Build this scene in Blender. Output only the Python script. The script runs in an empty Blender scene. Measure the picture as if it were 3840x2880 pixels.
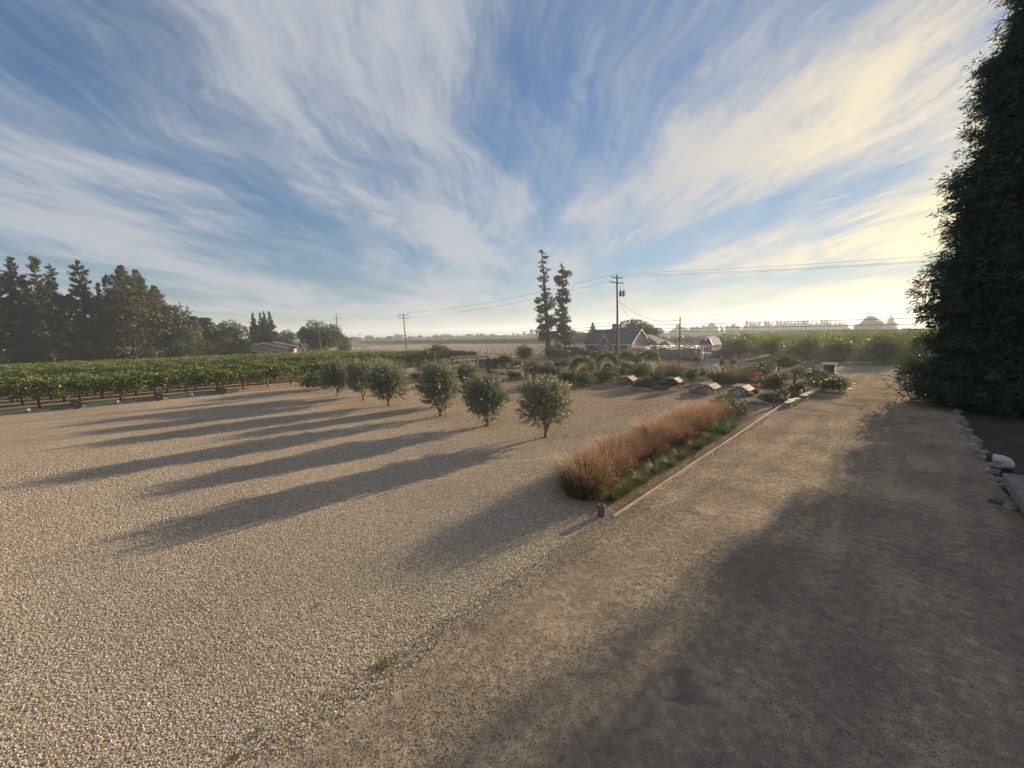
import bpy, bmesh, math, random
import numpy as np
from mathutils import Vector, Matrix, Euler

# ------------------------------------------------------------------ camera
scene = bpy.context.scene
R = math.radians
SUN_AZ, SUN_EL = R(51.0), R(11.7)          # azimuth measured from +Y towards +X
CAM_H = 4.3
PITCH, ROLL = -7.187, 1.174                 # degrees
cam_data = bpy.data.cameras.new('camera')
cam_data.sensor_width = 36.0
cam_data.lens = 1443.0 / 3840.0 * 36.0
cam_data.clip_start, cam_data.clip_end = 0.1, 9000.0
cam = bpy.data.objects.new('camera', cam_data)
scene.collection.objects.link(cam)
_r, _p = R(ROLL), R(PITCH)
_f = Vector((0, math.cos(_p), math.sin(_p)))
_x = Vector((1, 0, 0)); _u = _x.cross(_f)
_RX = _x * math.cos(-_r) + _u * math.sin(-_r)
_UY = -_x * math.sin(-_r) + _u * math.cos(-_r)
cam.matrix_world = Matrix(((_RX.x, _UY.x, -_f.x, 0), (_RX.y, _UY.y, -_f.y, 0), (_RX.z, _UY.z, -_f.z, CAM_H), (0, 0, 0, 1)))
scene.camera = cam

# ------------------------------------------------------------------ world, sun, exposure
scene.view_settings.view_transform = 'Standard'
scene.view_settings.look = 'None'
scene.view_settings.gamma = 1.0
scene.view_settings.use_curve_mapping = False
scene.view_settings.exposure = 1.42
scene.cycles.use_denoising = True
scene.cycles.max_bounces = 6
scene.cycles.diffuse_bounces = 3
scene.cycles.transparent_max_bounces = 8
scene.cycles.sample_clamp_indirect = 6.0

class NT:
    """small helper for building node trees"""
    def __init__(s, tree):
        s.t = tree; s.n = tree.nodes; s.l = tree.links
    def new(s, kind, **kw):
        n = s.n.new(kind)
        for k, v in kw.items(): setattr(n, k, v)
        return n
    def put(s, sock, v):
        if hasattr(v, 'is_output') or isinstance(v, bpy.types.NodeSocket): s.l.new(v, sock)
        else: sock.default_value = v
    def math(s, op, a, b=0.0, c=None, clamp=False):
        n = s.new('ShaderNodeMath', operation=op, use_clamp=clamp)
        s.put(n.inputs[0], a); s.put(n.inputs[1], b)
        if c is not None: s.put(n.inputs[2], c)
        return n.outputs[0]
    def vmath(s, op, a, b=None, scale=None):
        n = s.new('ShaderNodeVectorMath', operation=op)
        s.put(n.inputs[0], a)
        if b is not None: s.put(n.inputs[1], b)
        if scale is not None: s.put(n.inputs['Scale'], scale)
        return n.outputs['Value'] if op in ('DOT_PRODUCT', 'LENGTH') else n.outputs[0]
    def noise(s, vec, scale, detail=4.0, rough=0.55, dist=0.0, col=False):
        n = s.new('ShaderNodeTexNoise')
        if vec is not None: s.l.new(vec, n.inputs['Vector'])
        n.inputs['Scale'].default_value = scale; n.inputs['Detail'].default_value = detail
        n.inputs['Roughness'].default_value = rough; n.inputs['Distortion'].default_value = dist
        return n.outputs['Color'] if col else n.outputs['Fac']
    def voronoi(s, vec, scale, feature='F1', out='Color'):
        n = s.new('ShaderNodeTexVoronoi', feature=feature)
        s.l.new(vec, n.inputs['Vector']); n.inputs['Scale'].default_value = scale
        return n.outputs[out]
    def ramp(s, fac, stops, interp='LINEAR'):
        n = s.new('ShaderNodeValToRGB'); cr = n.color_ramp; cr.interpolation = interp
        while len(cr.elements) < len(stops): cr.elements.new(0.5)
        for e, (p, c) in zip(cr.elements, stops):
            e.position = p; e.color = (c[0], c[1], c[2], 1) if isinstance(c, (tuple, list)) else (c, c, c, 1)
        s.put(n.inputs[0], fac)
        return n.outputs['Color']
    def mix(s, fac, a, b, blend='MIX'):
        n = s.new('ShaderNodeMix', data_type='RGBA', blend_type=blend, clamp_factor=True)
        s.put(n.inputs[0], fac)
        for sock, v in ((n.inputs[6], a), (n.inputs[7], b)):
            s.put(sock, (v[0], v[1], v[2], 1) if isinstance(v, (tuple, list)) else v)
        return n.outputs[2]
    def mapping(s, vec, rot=0.0, scale=(1, 1, 1), loc=(0, 0, 0)):
        n = s.new('ShaderNodeMapping'); s.l.new(vec, n.inputs[0])
        n.inputs['Rotation'].default_value = (0, 0, rot); n.inputs['Scale'].default_value = scale
        n.inputs['Location'].default_value = loc
        return n.outputs[0]
    def smooth(s, v, lo, hi):
        n = s.new('ShaderNodeMapRange', interpolation_type='SMOOTHSTEP')
        s.put(n.inputs['Value'], v); n.inputs['From Min'].default_value = lo; n.inputs['From Max'].default_value = hi
        return n.outputs[0]

world = bpy.data.worlds.new('World')
scene.world = world
world.use_nodes = True
w = NT(world.node_tree)
sky = w.new('ShaderNodeTexSky', sky_type='NISHITA', sun_disc=False)
sky.sun_elevation = SUN_EL; sky.sun_rotation = SUN_AZ
sky.altitude = 0.0; sky.air_density = 1.1; sky.dust_density = 0.15; sky.ozone_density = 4.2
bg = w.n['Background']
bg.inputs[1].default_value = 0.068
dirv = w.new('ShaderNodeTexCoord').outputs['Generated']
sep = w.new('ShaderNodeSeparateXYZ'); w.l.new(dirv, sep.inputs[0])
zc = w.math('ADD', w.math('MAXIMUM', sep.outputs[2], 0.0), 0.10)
comb = w.new('ShaderNodeCombineXYZ')
w.l.new(w.math('DIVIDE', sep.outputs[0], zc), comb.inputs[0])
w.l.new(w.math('DIVIDE', sep.outputs[1], zc), comb.inputs[1])
P = comb.outputs[0]                                            # the cirrus sheet, seen in perspective
warp = w.noise(w.mapping(P, 0, (1, 1, 1), (3.1, 7.7, 0)), 0.6, 3, 0.5, 0, True)
Pw = w.vmath('ADD', P, w.vmath('SCALE', w.vmath('SUBTRACT', warp, (0.5, 0.5, 0.5)), scale=0.85))
Pw = w.vmath('ADD', Pw, w.vmath('SCALE', w.vmath('SUBTRACT', w.noise(P, 2.4, 5, 0.65, 0, True), (0.5, 0.5, 0.5)), scale=0.15))
def streak(rot, scale, loc, det, rough):
    r_ = w.mapping(Pw, R(rot)); return w.noise(w.mapping(r_, 0, scale, loc), 1.0, det, rough)
base = streak(-12, (1.05, 0.42, 1), (3.35, 2.0, 0), 3, 0.5)
mid = streak(22, (2.0, 0.50, 1), (5.2, 0.3, 0), 8, 0.64)
fine = streak(-6, (8.5, 1.0, 1), (0, 9.0, 0), 10, 0.78)
dens = w.math('ADD', w.math('MULTIPLY', base, 0.42), w.math('ADD', w.math('MULTIPLY', mid, 0.33), w.math('MULTIPLY', fine, 0.25)))
veil = w.smooth(dens, 0.385, 0.55)
core = w.smooth(dens, 0.475, 0.585)
cov = w.math('ADD', w.math('MULTIPLY', veil, 0.58), w.math('MULTIPLY', core, 0.36))
# small ripple cloudlets low in the sky
rip = w.noise(w.mapping(Pw, R(35), (6.0, 2.2, 1), (1, 2, 0)), 1.0, 3, 0.5)
ripm = w.math('MULTIPLY', w.smooth(rip, 0.54, 0.70), w.smooth(w.noise(w.mapping(P, 0, (0.3, 0.3, 1), (8, 3, 0)), 1.0, 2), 0.50, 0.62))
cov = w.math('MAXIMUM', cov, w.math('MULTIPLY', ripm, 0.55))
SUN = (math.sin(SUN_AZ) * math.cos(SUN_EL), math.cos(SUN_AZ) * math.cos(SUN_EL), math.sin(SUN_EL))
cosd = w.math('MAXIMUM', w.vmath('DOT_PRODUCT', dirv, SUN), 0.0)
g1 = w.math('POWER', cosd, 9.0)
g2 = w.math('POWER', cosd, 24.0)
cloud = w.mix(g1, (2.75, 2.9, 3.2), (4.2, 3.85, 3.1))
cloud = w.mix(w.math('MULTIPLY', g2, 0.8), cloud, (7.4, 5.9, 3.4))
lum = w.vmath('DOT_PRODUCT', sky.outputs[0], (0.3, 0.5, 0.2))
soft = w.vmath('SCALE', sky.outputs[0], scale=w.math('DIVIDE', 1.0, w.math('ADD', 1.0, w.math('MULTIPLY', lum, 0.22))))
out = w.mix(cov, soft, cloud)
w.l.new(out, bg.inputs[0])

sun_data = bpy.data.lights.new('sun', 'SUN')
sun_data.energy = 5.0
sun_data.angle = R(0.6)
sun_data.color = (1.0, 0.80, 0.55)
sun = bpy.data.objects.new('sun', sun_data)
scene.collection.objects.link(sun)
sun.rotation_euler = Vector(SUN).to_track_quat('Z', 'Y').to_euler()
sun.location = (60, 50, 40)

# ------------------------------------------------------------------ frame of the place
# Everything on the property is laid out square to the driveway: 'a' runs along the drive to the road,
# 'b' runs to the left of it.  W(a, b, z) gives the world point.
S2 = math.sqrt(0.5)
def W(a, b, z=0.0): return Vector((S2 * (a - b), S2 * (a + b), z))
def AB(x, y): return (S2 * (x + y), S2 * (y - x))
CAMP = Vector((0, 0, CAM_H))
def ray(px, py): return _RX * ((px - 1920) / 1443.0) + _UY * ((1440 - py) / 1443.0) + _f
def G(px, py, z=0.0):                    # a sighted point of the ground (surveyed from the photograph)
    v = ray(px, py); return CAMP + v * ((z - CAM_H) / v.z)
def on_a(px, a, py=1250.0):              # bearing px crossed with the line a = const
    v = ray(px, py); t = a / (S2 * (v.x + v.y)); return Vector((v.x * t, v.y * t, 0))
def on_b(px, b, py=1250.0):
    v = ray(px, py); t = b / (S2 * (v.y - v.x)); return Vector((v.x * t, v.y * t, 0))
def hgt(px, py, P):                      # height at which the sight line passes over ground point P
    v = ray(px, py); t = P.y / v.y; return CAM_H + v.z * t
def sees(P, mx=1.12):
    d = Vector(P) - CAMP; z = d.dot(_f)
    return z > 0.5 and abs(d.dot(_RX) / z) < 1.331 * mx and abs(d.dot(_UY) / z) < 0.998 * mx
ROT45 = R(45)                             # local +x = along a, local +y = along b

# ------------------------------------------------------------------ object helpers
COL = scene.collection
def tag(o, label=None, cat=None, group=None, kind=None):
    if label: o['label'] = label
    if cat: o['category'] = cat
    if group: o['group'] = group
    if kind: o['kind'] = kind
    return o
def empty(name, loc=(0, 0, 0), rz=0.0):
    o = bpy.data.objects.new(name, None); o.empty_display_size = 0.2
    COL.objects.link(o); o.location = loc; o.rotation_euler = (0, 0, rz); return o
def mobj(name, mesh, mat=None, parent=None, loc=(0, 0, 0), rz=0.0):
    o = bpy.data.objects.new(name, mesh); COL.objects.link(o)
    if mat is not None and not mesh.materials: mesh.materials.append(mat)
    if parent is not None: o.parent = parent
    o.location = loc; o.rotation_euler = (0, 0, rz); return o
def copy_tree(o, parent=None):
    c = o.copy(); COL.objects.link(c)
    if parent is not None: c.parent = parent; 
    for ch in list(o.children): copy_tree(ch, c)
    return c
def quads_mesh(name, V, smooth=False, attr=None):
    """V: (n, 4, 3) array of loose quads"""
    V = np.asarray(V, dtype=np.float32); n = len(V)
    me = bpy.data.meshes.new(name)
    me.vertices.add(n * 4); me.vertices.foreach_set('co', V.reshape(-1))
    me.loops.add(n * 4); me.loops.foreach_set('vertex_index', np.arange(n * 4, dtype=np.int32))
    me.polygons.add(n); me.polygons.foreach_set('loop_start', np.arange(0, n * 4, 4, dtype=np.int32))
    me.polygons.foreach_set('loop_total', np.full(n, 4, dtype=np.int32))
    if attr is not None:
        at = me.attributes.new('along', 'FLOAT', 'POINT'); at.data.foreach_set('value', np.asarray(attr, dtype=np.float32).reshape(-1))
    me.update(calc_edges=True); me.validate()
    if smooth: me.polygons.foreach_set('use_smooth', np.ones(n, dtype=bool))
    return me
class MB:
    """collects shapes, then links them as ONE mesh object"""
    def __init__(s): s.v = []; s.f = []
    def add(s, vs, fs):
        k = len(s.v); s.v += [tuple(p) for p in vs]; s.f += [tuple(i + k for i in f) for f in fs]; return s
    def box(s, c, d, rz=0.0, ry=0.0, rx=0.0):
        M = Euler((rx, ry, rz)).to_matrix(); c = Vector(c); h = [x / 2 for x in d]
        vs = [c + M @ Vector((sx * h[0], sy * h[1], sz * h[2])) for sx in (-1, 1) for sy in (-1, 1) for sz in (-1, 1)]
        return s.add(vs, [(0, 1, 3, 2), (4, 6, 7, 5), (0, 4, 5, 1), (2, 3, 7, 6), (0, 2, 6, 4), (1, 5, 7, 3)])
    def tube(s, pts, rad, n=8, cap=True):
        pts = [Vector(p) for p in pts]
        if not isinstance(rad, (list, tuple)): rad = [rad] * len(pts)
        rings = []; vs = []; fs = []
        up = None
        for i, p in enumerate(pts):
            t = (pts[min(i + 1, len(pts) - 1)] - pts[max(i - 1, 0)]).normalized()
            if up is None: up = Vector((0, 0, 1)) if abs(t.z) < 0.9 else Vector((1, 0, 0))
            x = t.cross(up)
            if x.length < 1e-4: x = t.cross(Vector((0.3, 1, 0.2)))
            x.normalize(); y = x.cross(t).normalized(); up = y
            for k in range(n):
                an = 2 * math.pi * k / n
                vs.append(p + (x * math.cos(an) + y * math.sin(an)) * rad[i])
        for i in range(len(pts) - 1):
            for k in range(n):
                fs.append((i * n + k, i * n + (k + 1) % n, (i + 1) * n + (k + 1) % n, (i + 1) * n + k))
        if cap:
            fs.append(tuple(range(n - 1, -1, -1))); fs.append(tuple((len(pts) - 1) * n + k for k in range(n)))
        return s.add(vs, fs)
    def lathe(s, prof, n=16, c=(0, 0, 0)):
        vs = []; fs = []; c = Vector(c)
        for r, z in prof:
            for k in range(n):
                an = 2 * math.pi * k / n; vs.append(c + Vector((r * math.cos(an), r * math.sin(an), z)))
        for i in range(len(prof) - 1):
            for k in range(n): fs.append((i * n + k, i * n + (k + 1) % n, (i + 1) * n + (k + 1) % n, (i + 1) * n + k))
        fs.append(tuple(range(n - 1, -1, -1))); fs.append(tuple((len(prof) - 1) * n + k for k in range(n)))
        return s.add(vs, fs)
    def prism(s, prof, d, M=None):
        """polygon of (x, z) extruded along y from -d/2 to d/2"""
        n = len(prof); vs = [Vector((x, -d / 2, z)) for x, z in prof] + [Vector((x, d / 2, z)) for x, z in prof]
        if M is not None: vs = [M @ v for v in vs]
        fs = [tuple(range(n)), tuple(range(2 * n - 1, n - 1, -1))] + [(i, (i + 1) % n + 0, (i + 1) % n + n, i + n)[::-1] for i in range(n)]
        return s.add(vs, fs)
    def mesh(s, name, smooth=False):
        me = bpy.data.meshes.new(name); me.from_pydata(s.v, [], s.f); me.update()
        bm = bmesh.new(); bm.from_mesh(me); bmesh.ops.recalc_face_normals(bm, faces=bm.faces); bm.to_mesh(me); bm.free()
        if smooth: me.polygons.foreach_set('use_smooth', [True] * len(me.polygons))
        return me
    def build(s, name, mat, parent=None, loc=(0, 0, 0), rz=0.0, smooth=False):
        return mobj(name, s.mesh(name, smooth), mat, parent, loc, rz)

# ------------------------------------------------------------------ materials
def newmat(name):
    m = bpy.data.materials.new(name); m.use_nodes = True
    return m, NT(m.node_tree), m.node_tree.nodes['Principled BSDF']
def surf(name, c1, c2, scale=6.0, rough=0.75, bump=0.15, spec=0.25, detail=5.0, stretch=(1, 1, 1), metal=0.0, c3=None, var=0.0):
    """two-tone weathered surface"""
    m, t, b = newmat(name)
    co = t.new('ShaderNodeTexCoord').outputs['Object']
    co = t.mapping(co, 0, stretch)
    f = t.noise(co, scale, detail, 0.62)
    col = t.ramp(f, [(0.32, c1), (0.68, c2)] + ([(0.86, c3)] if c3 else []))
    if var:
        ri = t.new('ShaderNodeObjectInfo').outputs['Random']
        col = t.mix(1.0, col, t.ramp(ri, [(0, 1 - var), (1, 1 + var)]), 'MULTIPLY')
    t.l.new(col, b.inputs['Base Color'])
    b.inputs['Roughness'].default_value = rough; b.inputs['Specular IOR Level'].default_value = spec; b.inputs['Metallic'].default_value = metal
    if bump:
        bp = t.new('ShaderNodeBump'); bp.inputs['Strength'].default_value = bump; bp.inputs['Distance'].default_value = 0.03
        t.l.new(t.noise(co, scale * 3.1, 4, 0.6), bp.inputs['Height']); t.l.new(bp.outputs[0], b.inputs['Normal'])
    return m
def leafmat(name, cols, transl=0.30, rough=0.55, spec=0.25, tcol=(1.25, 1.2, 0.55)):
    m, t, b = newmat(name)
    isl = t.new('ShaderNodeNewGeometry').outputs['Random Per Island']
    n = len(cols)
    col = t.ramp(isl, [(i / max(1, n - 1), c) for i, c in enumerate(cols)])
    ri = t.new('ShaderNodeObjectInfo').outputs['Random']
    col = t.mix(1.0, col, t.ramp(ri, [(0, (0.82, 0.86, 0.85)), (1, (1.18, 1.12, 1.05))]), 'MULTIPLY')
    co = t.new('ShaderNodeTexCoord').outputs['Object']
    col = t.mix(1.0, col, t.ramp(t.noise(co, 0.9, 3), [(0.3, (0.78, 0.82, 0.8)), (0.7, (1.2, 1.16, 1.1))]), 'MULTIPLY')
    t.l.new(col, b.inputs['Base Color']); b.inputs['Roughness'].default_value = rough; b.inputs['Specular IOR Level'].default_value = spec
    tr = t.new('ShaderNodeBsdfTranslucent'); t.l.new(t.mix(1.0, col, tcol, 'MULTIPLY'), tr.inputs['Color'])
    mx = t.new('ShaderNodeMixShader'); mx.inputs[0].default_value = transl
    t.l.new(b.outputs[0], mx.inputs[1]); t.l.new(tr.outputs[0], mx.inputs[2])
    t.l.new(mx.outputs[0], t.n['Material Output'].inputs['Surface'])
    return m
M = {}
M['olive'] = leafmat('olive_leaf', [(0.12, 0.14, 0.10), (0.175, 0.195, 0.145), (0.25, 0.265, 0.21), (0.36, 0.37, 0.31)], 0.2, 0.45, tcol=(1.1, 1.12, 0.75))
M['vine'] = leafmat('vine_leaf', [(0.045, 0.08, 0.02), (0.085, 0.125, 0.03), (0.13, 0.165, 0.045), (0.19, 0.20, 0.06)], 0.30)
M['conifer'] = leafmat('dark_conifer_needles', [(0.016, 0.030, 0.020), (0.025, 0.042, 0.026), (0.038, 0.054, 0.030), (0.06, 0.066, 0.036)], 0.10)
M['cypress'] = leafmat('grey_green_cypress_needles', [(0.035, 0.05, 0.028), (0.055, 0.07, 0.038), (0.085, 0.088, 0.046), (0.12, 0.105, 0.055)], 0.14)
M['redwood'] = leafmat('redwood_needles', [(0.032, 0.052, 0.034), (0.048, 0.072, 0.044), (0.072, 0.095, 0.055)], 0.18)
M['broad'] = leafmat('dark_broad_leaf', [(0.03, 0.06, 0.022), (0.05, 0.085, 0.03), (0.075, 0.11, 0.04), (0.10, 0.125, 0.05)], 0.25)
M['orchard'] = leafmat('orchard_leaf', [(0.05, 0.09, 0.025), (0.08, 0.125, 0.035), (0.12, 0.15, 0.045), (0.165, 0.165, 0.06)], 0.35)
M['bushg'] = leafmat('garden_green_leaf', [(0.05, 0.09, 0.03), (0.08, 0.125, 0.04), (0.12, 0.16, 0.05), (0.16, 0.19, 0.07)], 0.35)
M['bushd'] = leafmat('garden_dark_leaf', [(0.05, 0.075, 0.04), (0.075, 0.10, 0.052), (0.11, 0.13, 0.068)], 0.25)
M['bushy'] = leafmat('garden_yellow_green_leaf', [(0.11, 0.14, 0.03), (0.17, 0.2, 0.05), (0.26, 0.24, 0.06), (0.34, 0.26, 0.07)], 0.40)
M['bushb'] = leafmat('dry_brown_brush', [(0.095, 0.08, 0.06), (0.13, 0.108, 0.078), (0.17, 0.135, 0.10), (0.105, 0.105, 0.065)], 0.22)
M['bushs'] = leafmat('sage_grey_leaf', [(0.10, 0.12, 0.085), (0.14, 0.16, 0.11), (0.19, 0.2, 0.14)], 0.22)
M['redleaf'] = leafmat('red_autumn_leaf', [(0.05, 0.045, 0.03), (0.07, 0.06, 0.035), (0.20, 0.06, 0.04)], 0.28)
M['lily'] = leafmat('daylily_leaf', [(0.045, 0.085, 0.02), (0.075, 0.125, 0.03), (0.14, 0.19, 0.05)], 0.40)
M['drygrass'] = leafmat('dry_straw', [(0.22, 0.17, 0.09), (0.3, 0.24, 0.13), (0.16, 0.14, 0.07)], 0.3)
M['bark'] = surf('grey_brown_bark', (0.06, 0.045, 0.033), (0.15, 0.12, 0.09), 5, 0.9, 0.5, 0.1, stretch=(1, 1, 0.3))
M['olivebark'] = surf('olive_bark', (0.13, 0.10, 0.075), (0.28, 0.22, 0.165), 9, 0.9, 0.4, 0.1, stretch=(1, 1, 0.4))
M['redbark'] = surf('redwood_bark', (0.05, 0.032, 0.025), (0.12, 0.075, 0.055), 5, 0.95, 0.5, 0.1, stretch=(1, 1, 0.2))
M['polewood'] = surf('weathered_pole_wood', (0.07, 0.055, 0.045), (0.15, 0.12, 0.10), 6, 0.85, 0.2, 0.15, stretch=(1, 1, 0.12))
M['greywood'] = surf('grey_weathered_planks', (0.085, 0.07, 0.056), (0.20, 0.17, 0.14), 5, 0.9, 0.2, 0.05, stretch=(0.25, 2.2, 1), var=0.15)
M['tablewood'] = surf('light_brown_table_planks', (0.20, 0.15, 0.095), (0.38, 0.30, 0.19), 5, 0.8, 0.2, 0.15, stretch=(2.5, 0.3, 1), var=0.15)  # lighter and browner than the grey top planks; used on the sloping side
M['darkwood'] = surf('dark_stained_wood', (0.05, 0.035, 0.028), (0.12, 0.085, 0.06), 5, 0.75, 0.2, 0.25, stretch=(0.4, 2, 1), var=0.15)
M['tanwood'] = surf('tan_board', (0.36, 0.29, 0.19), (0.55, 0.46, 0.33), 6, 0.6, 0.15, 0.35, stretch=(0.3, 2, 1), var=0.1)
M['fencewood'] = surf('grey_fence_boards', (0.12, 0.11, 0.095), (0.25, 0.22, 0.19), 4, 0.85, 0.2, 0.15, stretch=(2, 2, 0.3), var=0.25)
M['concrete'] = surf('grey_concrete', (0.13, 0.125, 0.115), (0.24, 0.23, 0.21), 4, 0.9, 0.25, 0.2)
M['stone'] = surf('pale_flagstone', (0.28, 0.24, 0.18), (0.52, 0.45, 0.34), 5, 0.7, 0.3, 0.3, var=0.2)
M['rock'] = surf('border_rock', (0.14, 0.125, 0.11), (0.30, 0.27, 0.24), 6, 0.9, 0.4, 0.15, var=0.2)
M['greenpaint'] = surf('green_painted_steel', (0.05, 0.095, 0.05), (0.085, 0.145, 0.08), 5, 0.6, 0.1, 0.4)
M['rust'] = surf('dull_steel', (0.16, 0.13, 0.11), (0.30, 0.27, 0.24), 8, 0.6, 0.1, 0.4, metal=0.3)
M['rubber'] = surf('black_rubber', (0.018, 0.018, 0.018), (0.045, 0.042, 0.04), 8, 0.85, 0.2, 0.2)
M['galv'] = surf('galvanised_steel', (0.30, 0.31, 0.31), (0.46, 0.47, 0.47), 8, 0.5, 0.05, 0.5, metal=0.4)
M['white'] = surf('white_paint', (0.66, 0.66, 0.64), (0.82, 0.82, 0.80), 4, 0.45, 0.05, 0.4)
M['pvc'] = surf('white_pvc', (0.40, 0.38, 0.33), (0.58, 0.56, 0.50), 6, 0.5, 0.05, 0.4)
M['black'] = surf('black_plastic', (0.012, 0.012, 0.014), (0.03, 0.03, 0.034), 6, 0.5, 0.05, 0.4)
M['brick'] = None
M['shingle'] = surf('blue_grey_shingles', (0.045, 0.055, 0.06), (0.10, 0.115, 0.12), 9, 0.85, 0.3, 0.2, stretch=(1, 3, 1))
M['shingle2'] = surf('brown_grey_shingles', (0.10, 0.09, 0.08), (0.19, 0.175, 0.155), 9, 0.85, 0.3, 0.2)
M['glass'] = surf('dark_window_glass', (0.02, 0.025, 0.03), (0.04, 0.045, 0.05), 2, 0.08, 0.0, 0.6)
M['darkpaint'] = surf('dark_car_paint', (0.018, 0.02, 0.024), (0.03, 0.032, 0.036), 2, 0.2, 0.0, 0.6)
M['barnred'] = surf('dark_red_siding', (0.10, 0.03, 0.028), (0.17, 0.055, 0.05), 5, 0.8, 0.15, 0.2, stretch=(3, 3, 0.3))
M['globe'] = surf('frosted_globe', (0.70, 0.64, 0.50), (0.82, 0.77, 0.64), 2, 0.35, 0.0, 0.5)
M['flower_o'] = surf('orange_petal', (0.40, 0.10, 0.05), (0.58, 0.20, 0.09), 9, 0.6, 0.0, 0.2)
M['flower_w'] = surf('white_petal', (0.62, 0.60, 0.58), (0.80, 0.78, 0.75), 9, 0.6, 0.0, 0.2)
M['wire'] = surf('cable_sheath', (0.02, 0.02, 0.022), (0.045, 0.045, 0.05), 3, 0.6, 0.0, 0.3)
M['insul'] = surf('glazed_insulator', (0.05, 0.045, 0.04), (0.10, 0.09, 0.085), 5, 0.3, 0.0, 0.5)
M['tarp'] = surf('pale_blue_white_panel', (0.42, 0.45, 0.46), (0.58, 0.61, 0.62), 3, 0.5, 0.05, 0.4)
M['stucco'] = surf('tan_stucco', (0.24, 0.215, 0.17), (0.33, 0.30, 0.24), 6, 0.9, 0.1, 0.15)

def groundmat(name, build):
    m, t, b = newmat(name)
    co = t.new('ShaderNodeTexCoord').outputs['Object']
    col, height, dist = build(t, co)
    t.l.new(col, b.inputs['Base Color']); b.inputs['Roughness'].default_value = 1.0; b.inputs['Specular IOR Level'].default_value = 0.0
    if height is not None:
        bp = t.new('ShaderNodeBump'); bp.inputs['Strength'].default_value = 0.9; bp.inputs['Distance'].default_value = dist
        t.l.new(height, bp.inputs['Height']); t.l.new(bp.outputs[0], b.inputs['Normal'])
    return m
def g_gravel(t, co):
    cell = t.voronoi(co, 30.0); sepc = t.new('ShaderNodeSeparateColor'); t.l.new(cell, sepc.inputs[0])
    d = t.voronoi(co, 30.0, 'F1', 'Distance')
    col = t.ramp(sepc.outputs[0], [(0.0, (0.24, 0.18, 0.125)), (0.35, (0.40, 0.315, 0.22)), (0.7, (0.52, 0.425, 0.31)), (1.0, (0.68, 0.59, 0.46))])
    big = t.noise(co, 0.22, 5, 0.6)
    col = t.mix(1.0, col, t.ramp(big, [(0.3, (0.88, 0.85, 0.82)), (0.55, (1.08, 1.08, 1.08)), (0.75, (1.24, 1.18, 1.08))]), 'MULTIPLY')
    patch = t.smooth(t.noise(t.mapping(co, 0, (1, 1, 1), (4, 9, 0)), 0.75, 6, 0.65), 0.60, 0.74)
    col = t.mix(t.math('MULTIPLY', patch, 0.55), col, (0.40, 0.30, 0.19))
    # dead leaves and bark blown together towards the garden side
    sx = t.new('ShaderNodeSeparateXYZ'); t.l.new(t.mapping(co, R(-45), (1, 1, 1)), sx.inputs[0])
    near = t.smooth(t.math('ADD', sx.outputs[0], t.math('MULTIPLY', t.noise(co, 0.35, 4, 0.6), 9.0)), 11.0, 26.0)
    leaf = t.smooth(t.math('ADD', t.noise(co, 5.0, 6, 0.75), t.math('MULTIPLY', near, 0.13)), 0.56, 0.68)
    col = t.mix(t.math('MULTIPLY', leaf, 0.72), col, (0.15, 0.088, 0.055))
    col = t.mix(1.0, col, t.ramp(t.noise(co, 14.0, 4, 0.7), [(0.32, 0.62), (0.5, 1.0), (0.68, 1.28)]), 'MULTIPLY')
    col = t.mix(t.smooth(d, 0.010, 0.022), col, t.mix(0.35, col, (0.10, 0.075, 0.055)))
    h = t.math('ADD', t.math('MULTIPLY', d, -1.0), t.math('MULTIPLY', t.noise(co, 3.0, 6, 0.7), 0.05))
    return col, h, 0.012
def g_drive(t, co):
    along = t.mapping(t.mapping(co, R(-45)), 0, (0.10, 1.1, 1))
    track = t.noise(along, 1.0, 4, 0.6, 0.4)
    n1 = t.noise(co, 0.55, 6, 0.62); n2 = t.noise(co, 7.0, 5, 0.65); n3 = t.noise(co, 60.0, 3, 0.6)
    f = t.math('ADD', t.math('MULTIPLY', track, 0.28), t.math('ADD', t.math('MULTIPLY', n1, 0.36), t.math('MULTIPLY', n2, 0.40)))
    col = t.ramp(f, [(0.42, (0.18, 0.142, 0.108)), (0.51, (0.25, 0.20, 0.148)), (0.58, (0.35, 0.278, 0.19)), (0.67, (0.47, 0.37, 0.245))])
    col = t.mix(1.0, col, t.ramp(n3, [(0.25, 0.52), (0.5, 1.0), (0.75, 1.42)]), 'MULTIPLY')
    stain = t.smooth(t.noise(t.mapping(co, 0, (1, 1, 1), (11, 3, 0)), 0.9, 3, 0.5), 0.66, 0.74)
    col = t.mix(t.math('MULTIPLY', stain, 0.55), col, (0.10, 0.085, 0.07))
    h = t.math('ADD', t.math('MULTIPLY', n2, 0.6), t.math('ADD', t.math('MULTIPLY', n3, 0.25), t.math('MULTIPLY', track, 0.8)))
    return col, h, 0.04
def g_soil(c1, c2, c3, sc=0.8):
    def f(t, co):
        n = t.noise(co, sc, 7, 0.65); n2 = t.noise(co, sc * 9, 5, 0.7)
        col = t.ramp(n, [(0.3, c1), (0.52, c2), (0.72, c3)])
        col = t.mix(1.0, col, t.ramp(n2, [(0.3, 0.72), (0.7, 1.25)]), 'MULTIPLY')
        return col, n2, 0.05
    return f
def g_road(t, co):
    n = t.noise(co, 40.0, 3, 0.6); s = t.noise(t.mapping(t.mapping(co, R(45)), 0, (0.04, 1.3, 1)), 1.0, 4, 0.6)
    col = t.ramp(s, [(0.3, (0.17, 0.16, 0.145)), (0.7, (0.27, 0.25, 0.22))])
    return t.mix(1.0, col, t.ramp(n, [(0.3, 0.85), (0.7, 1.15)]), 'MULTIPLY'), n, 0.004
M['gravel'] = groundmat('pale_gravel', g_gravel)
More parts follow.
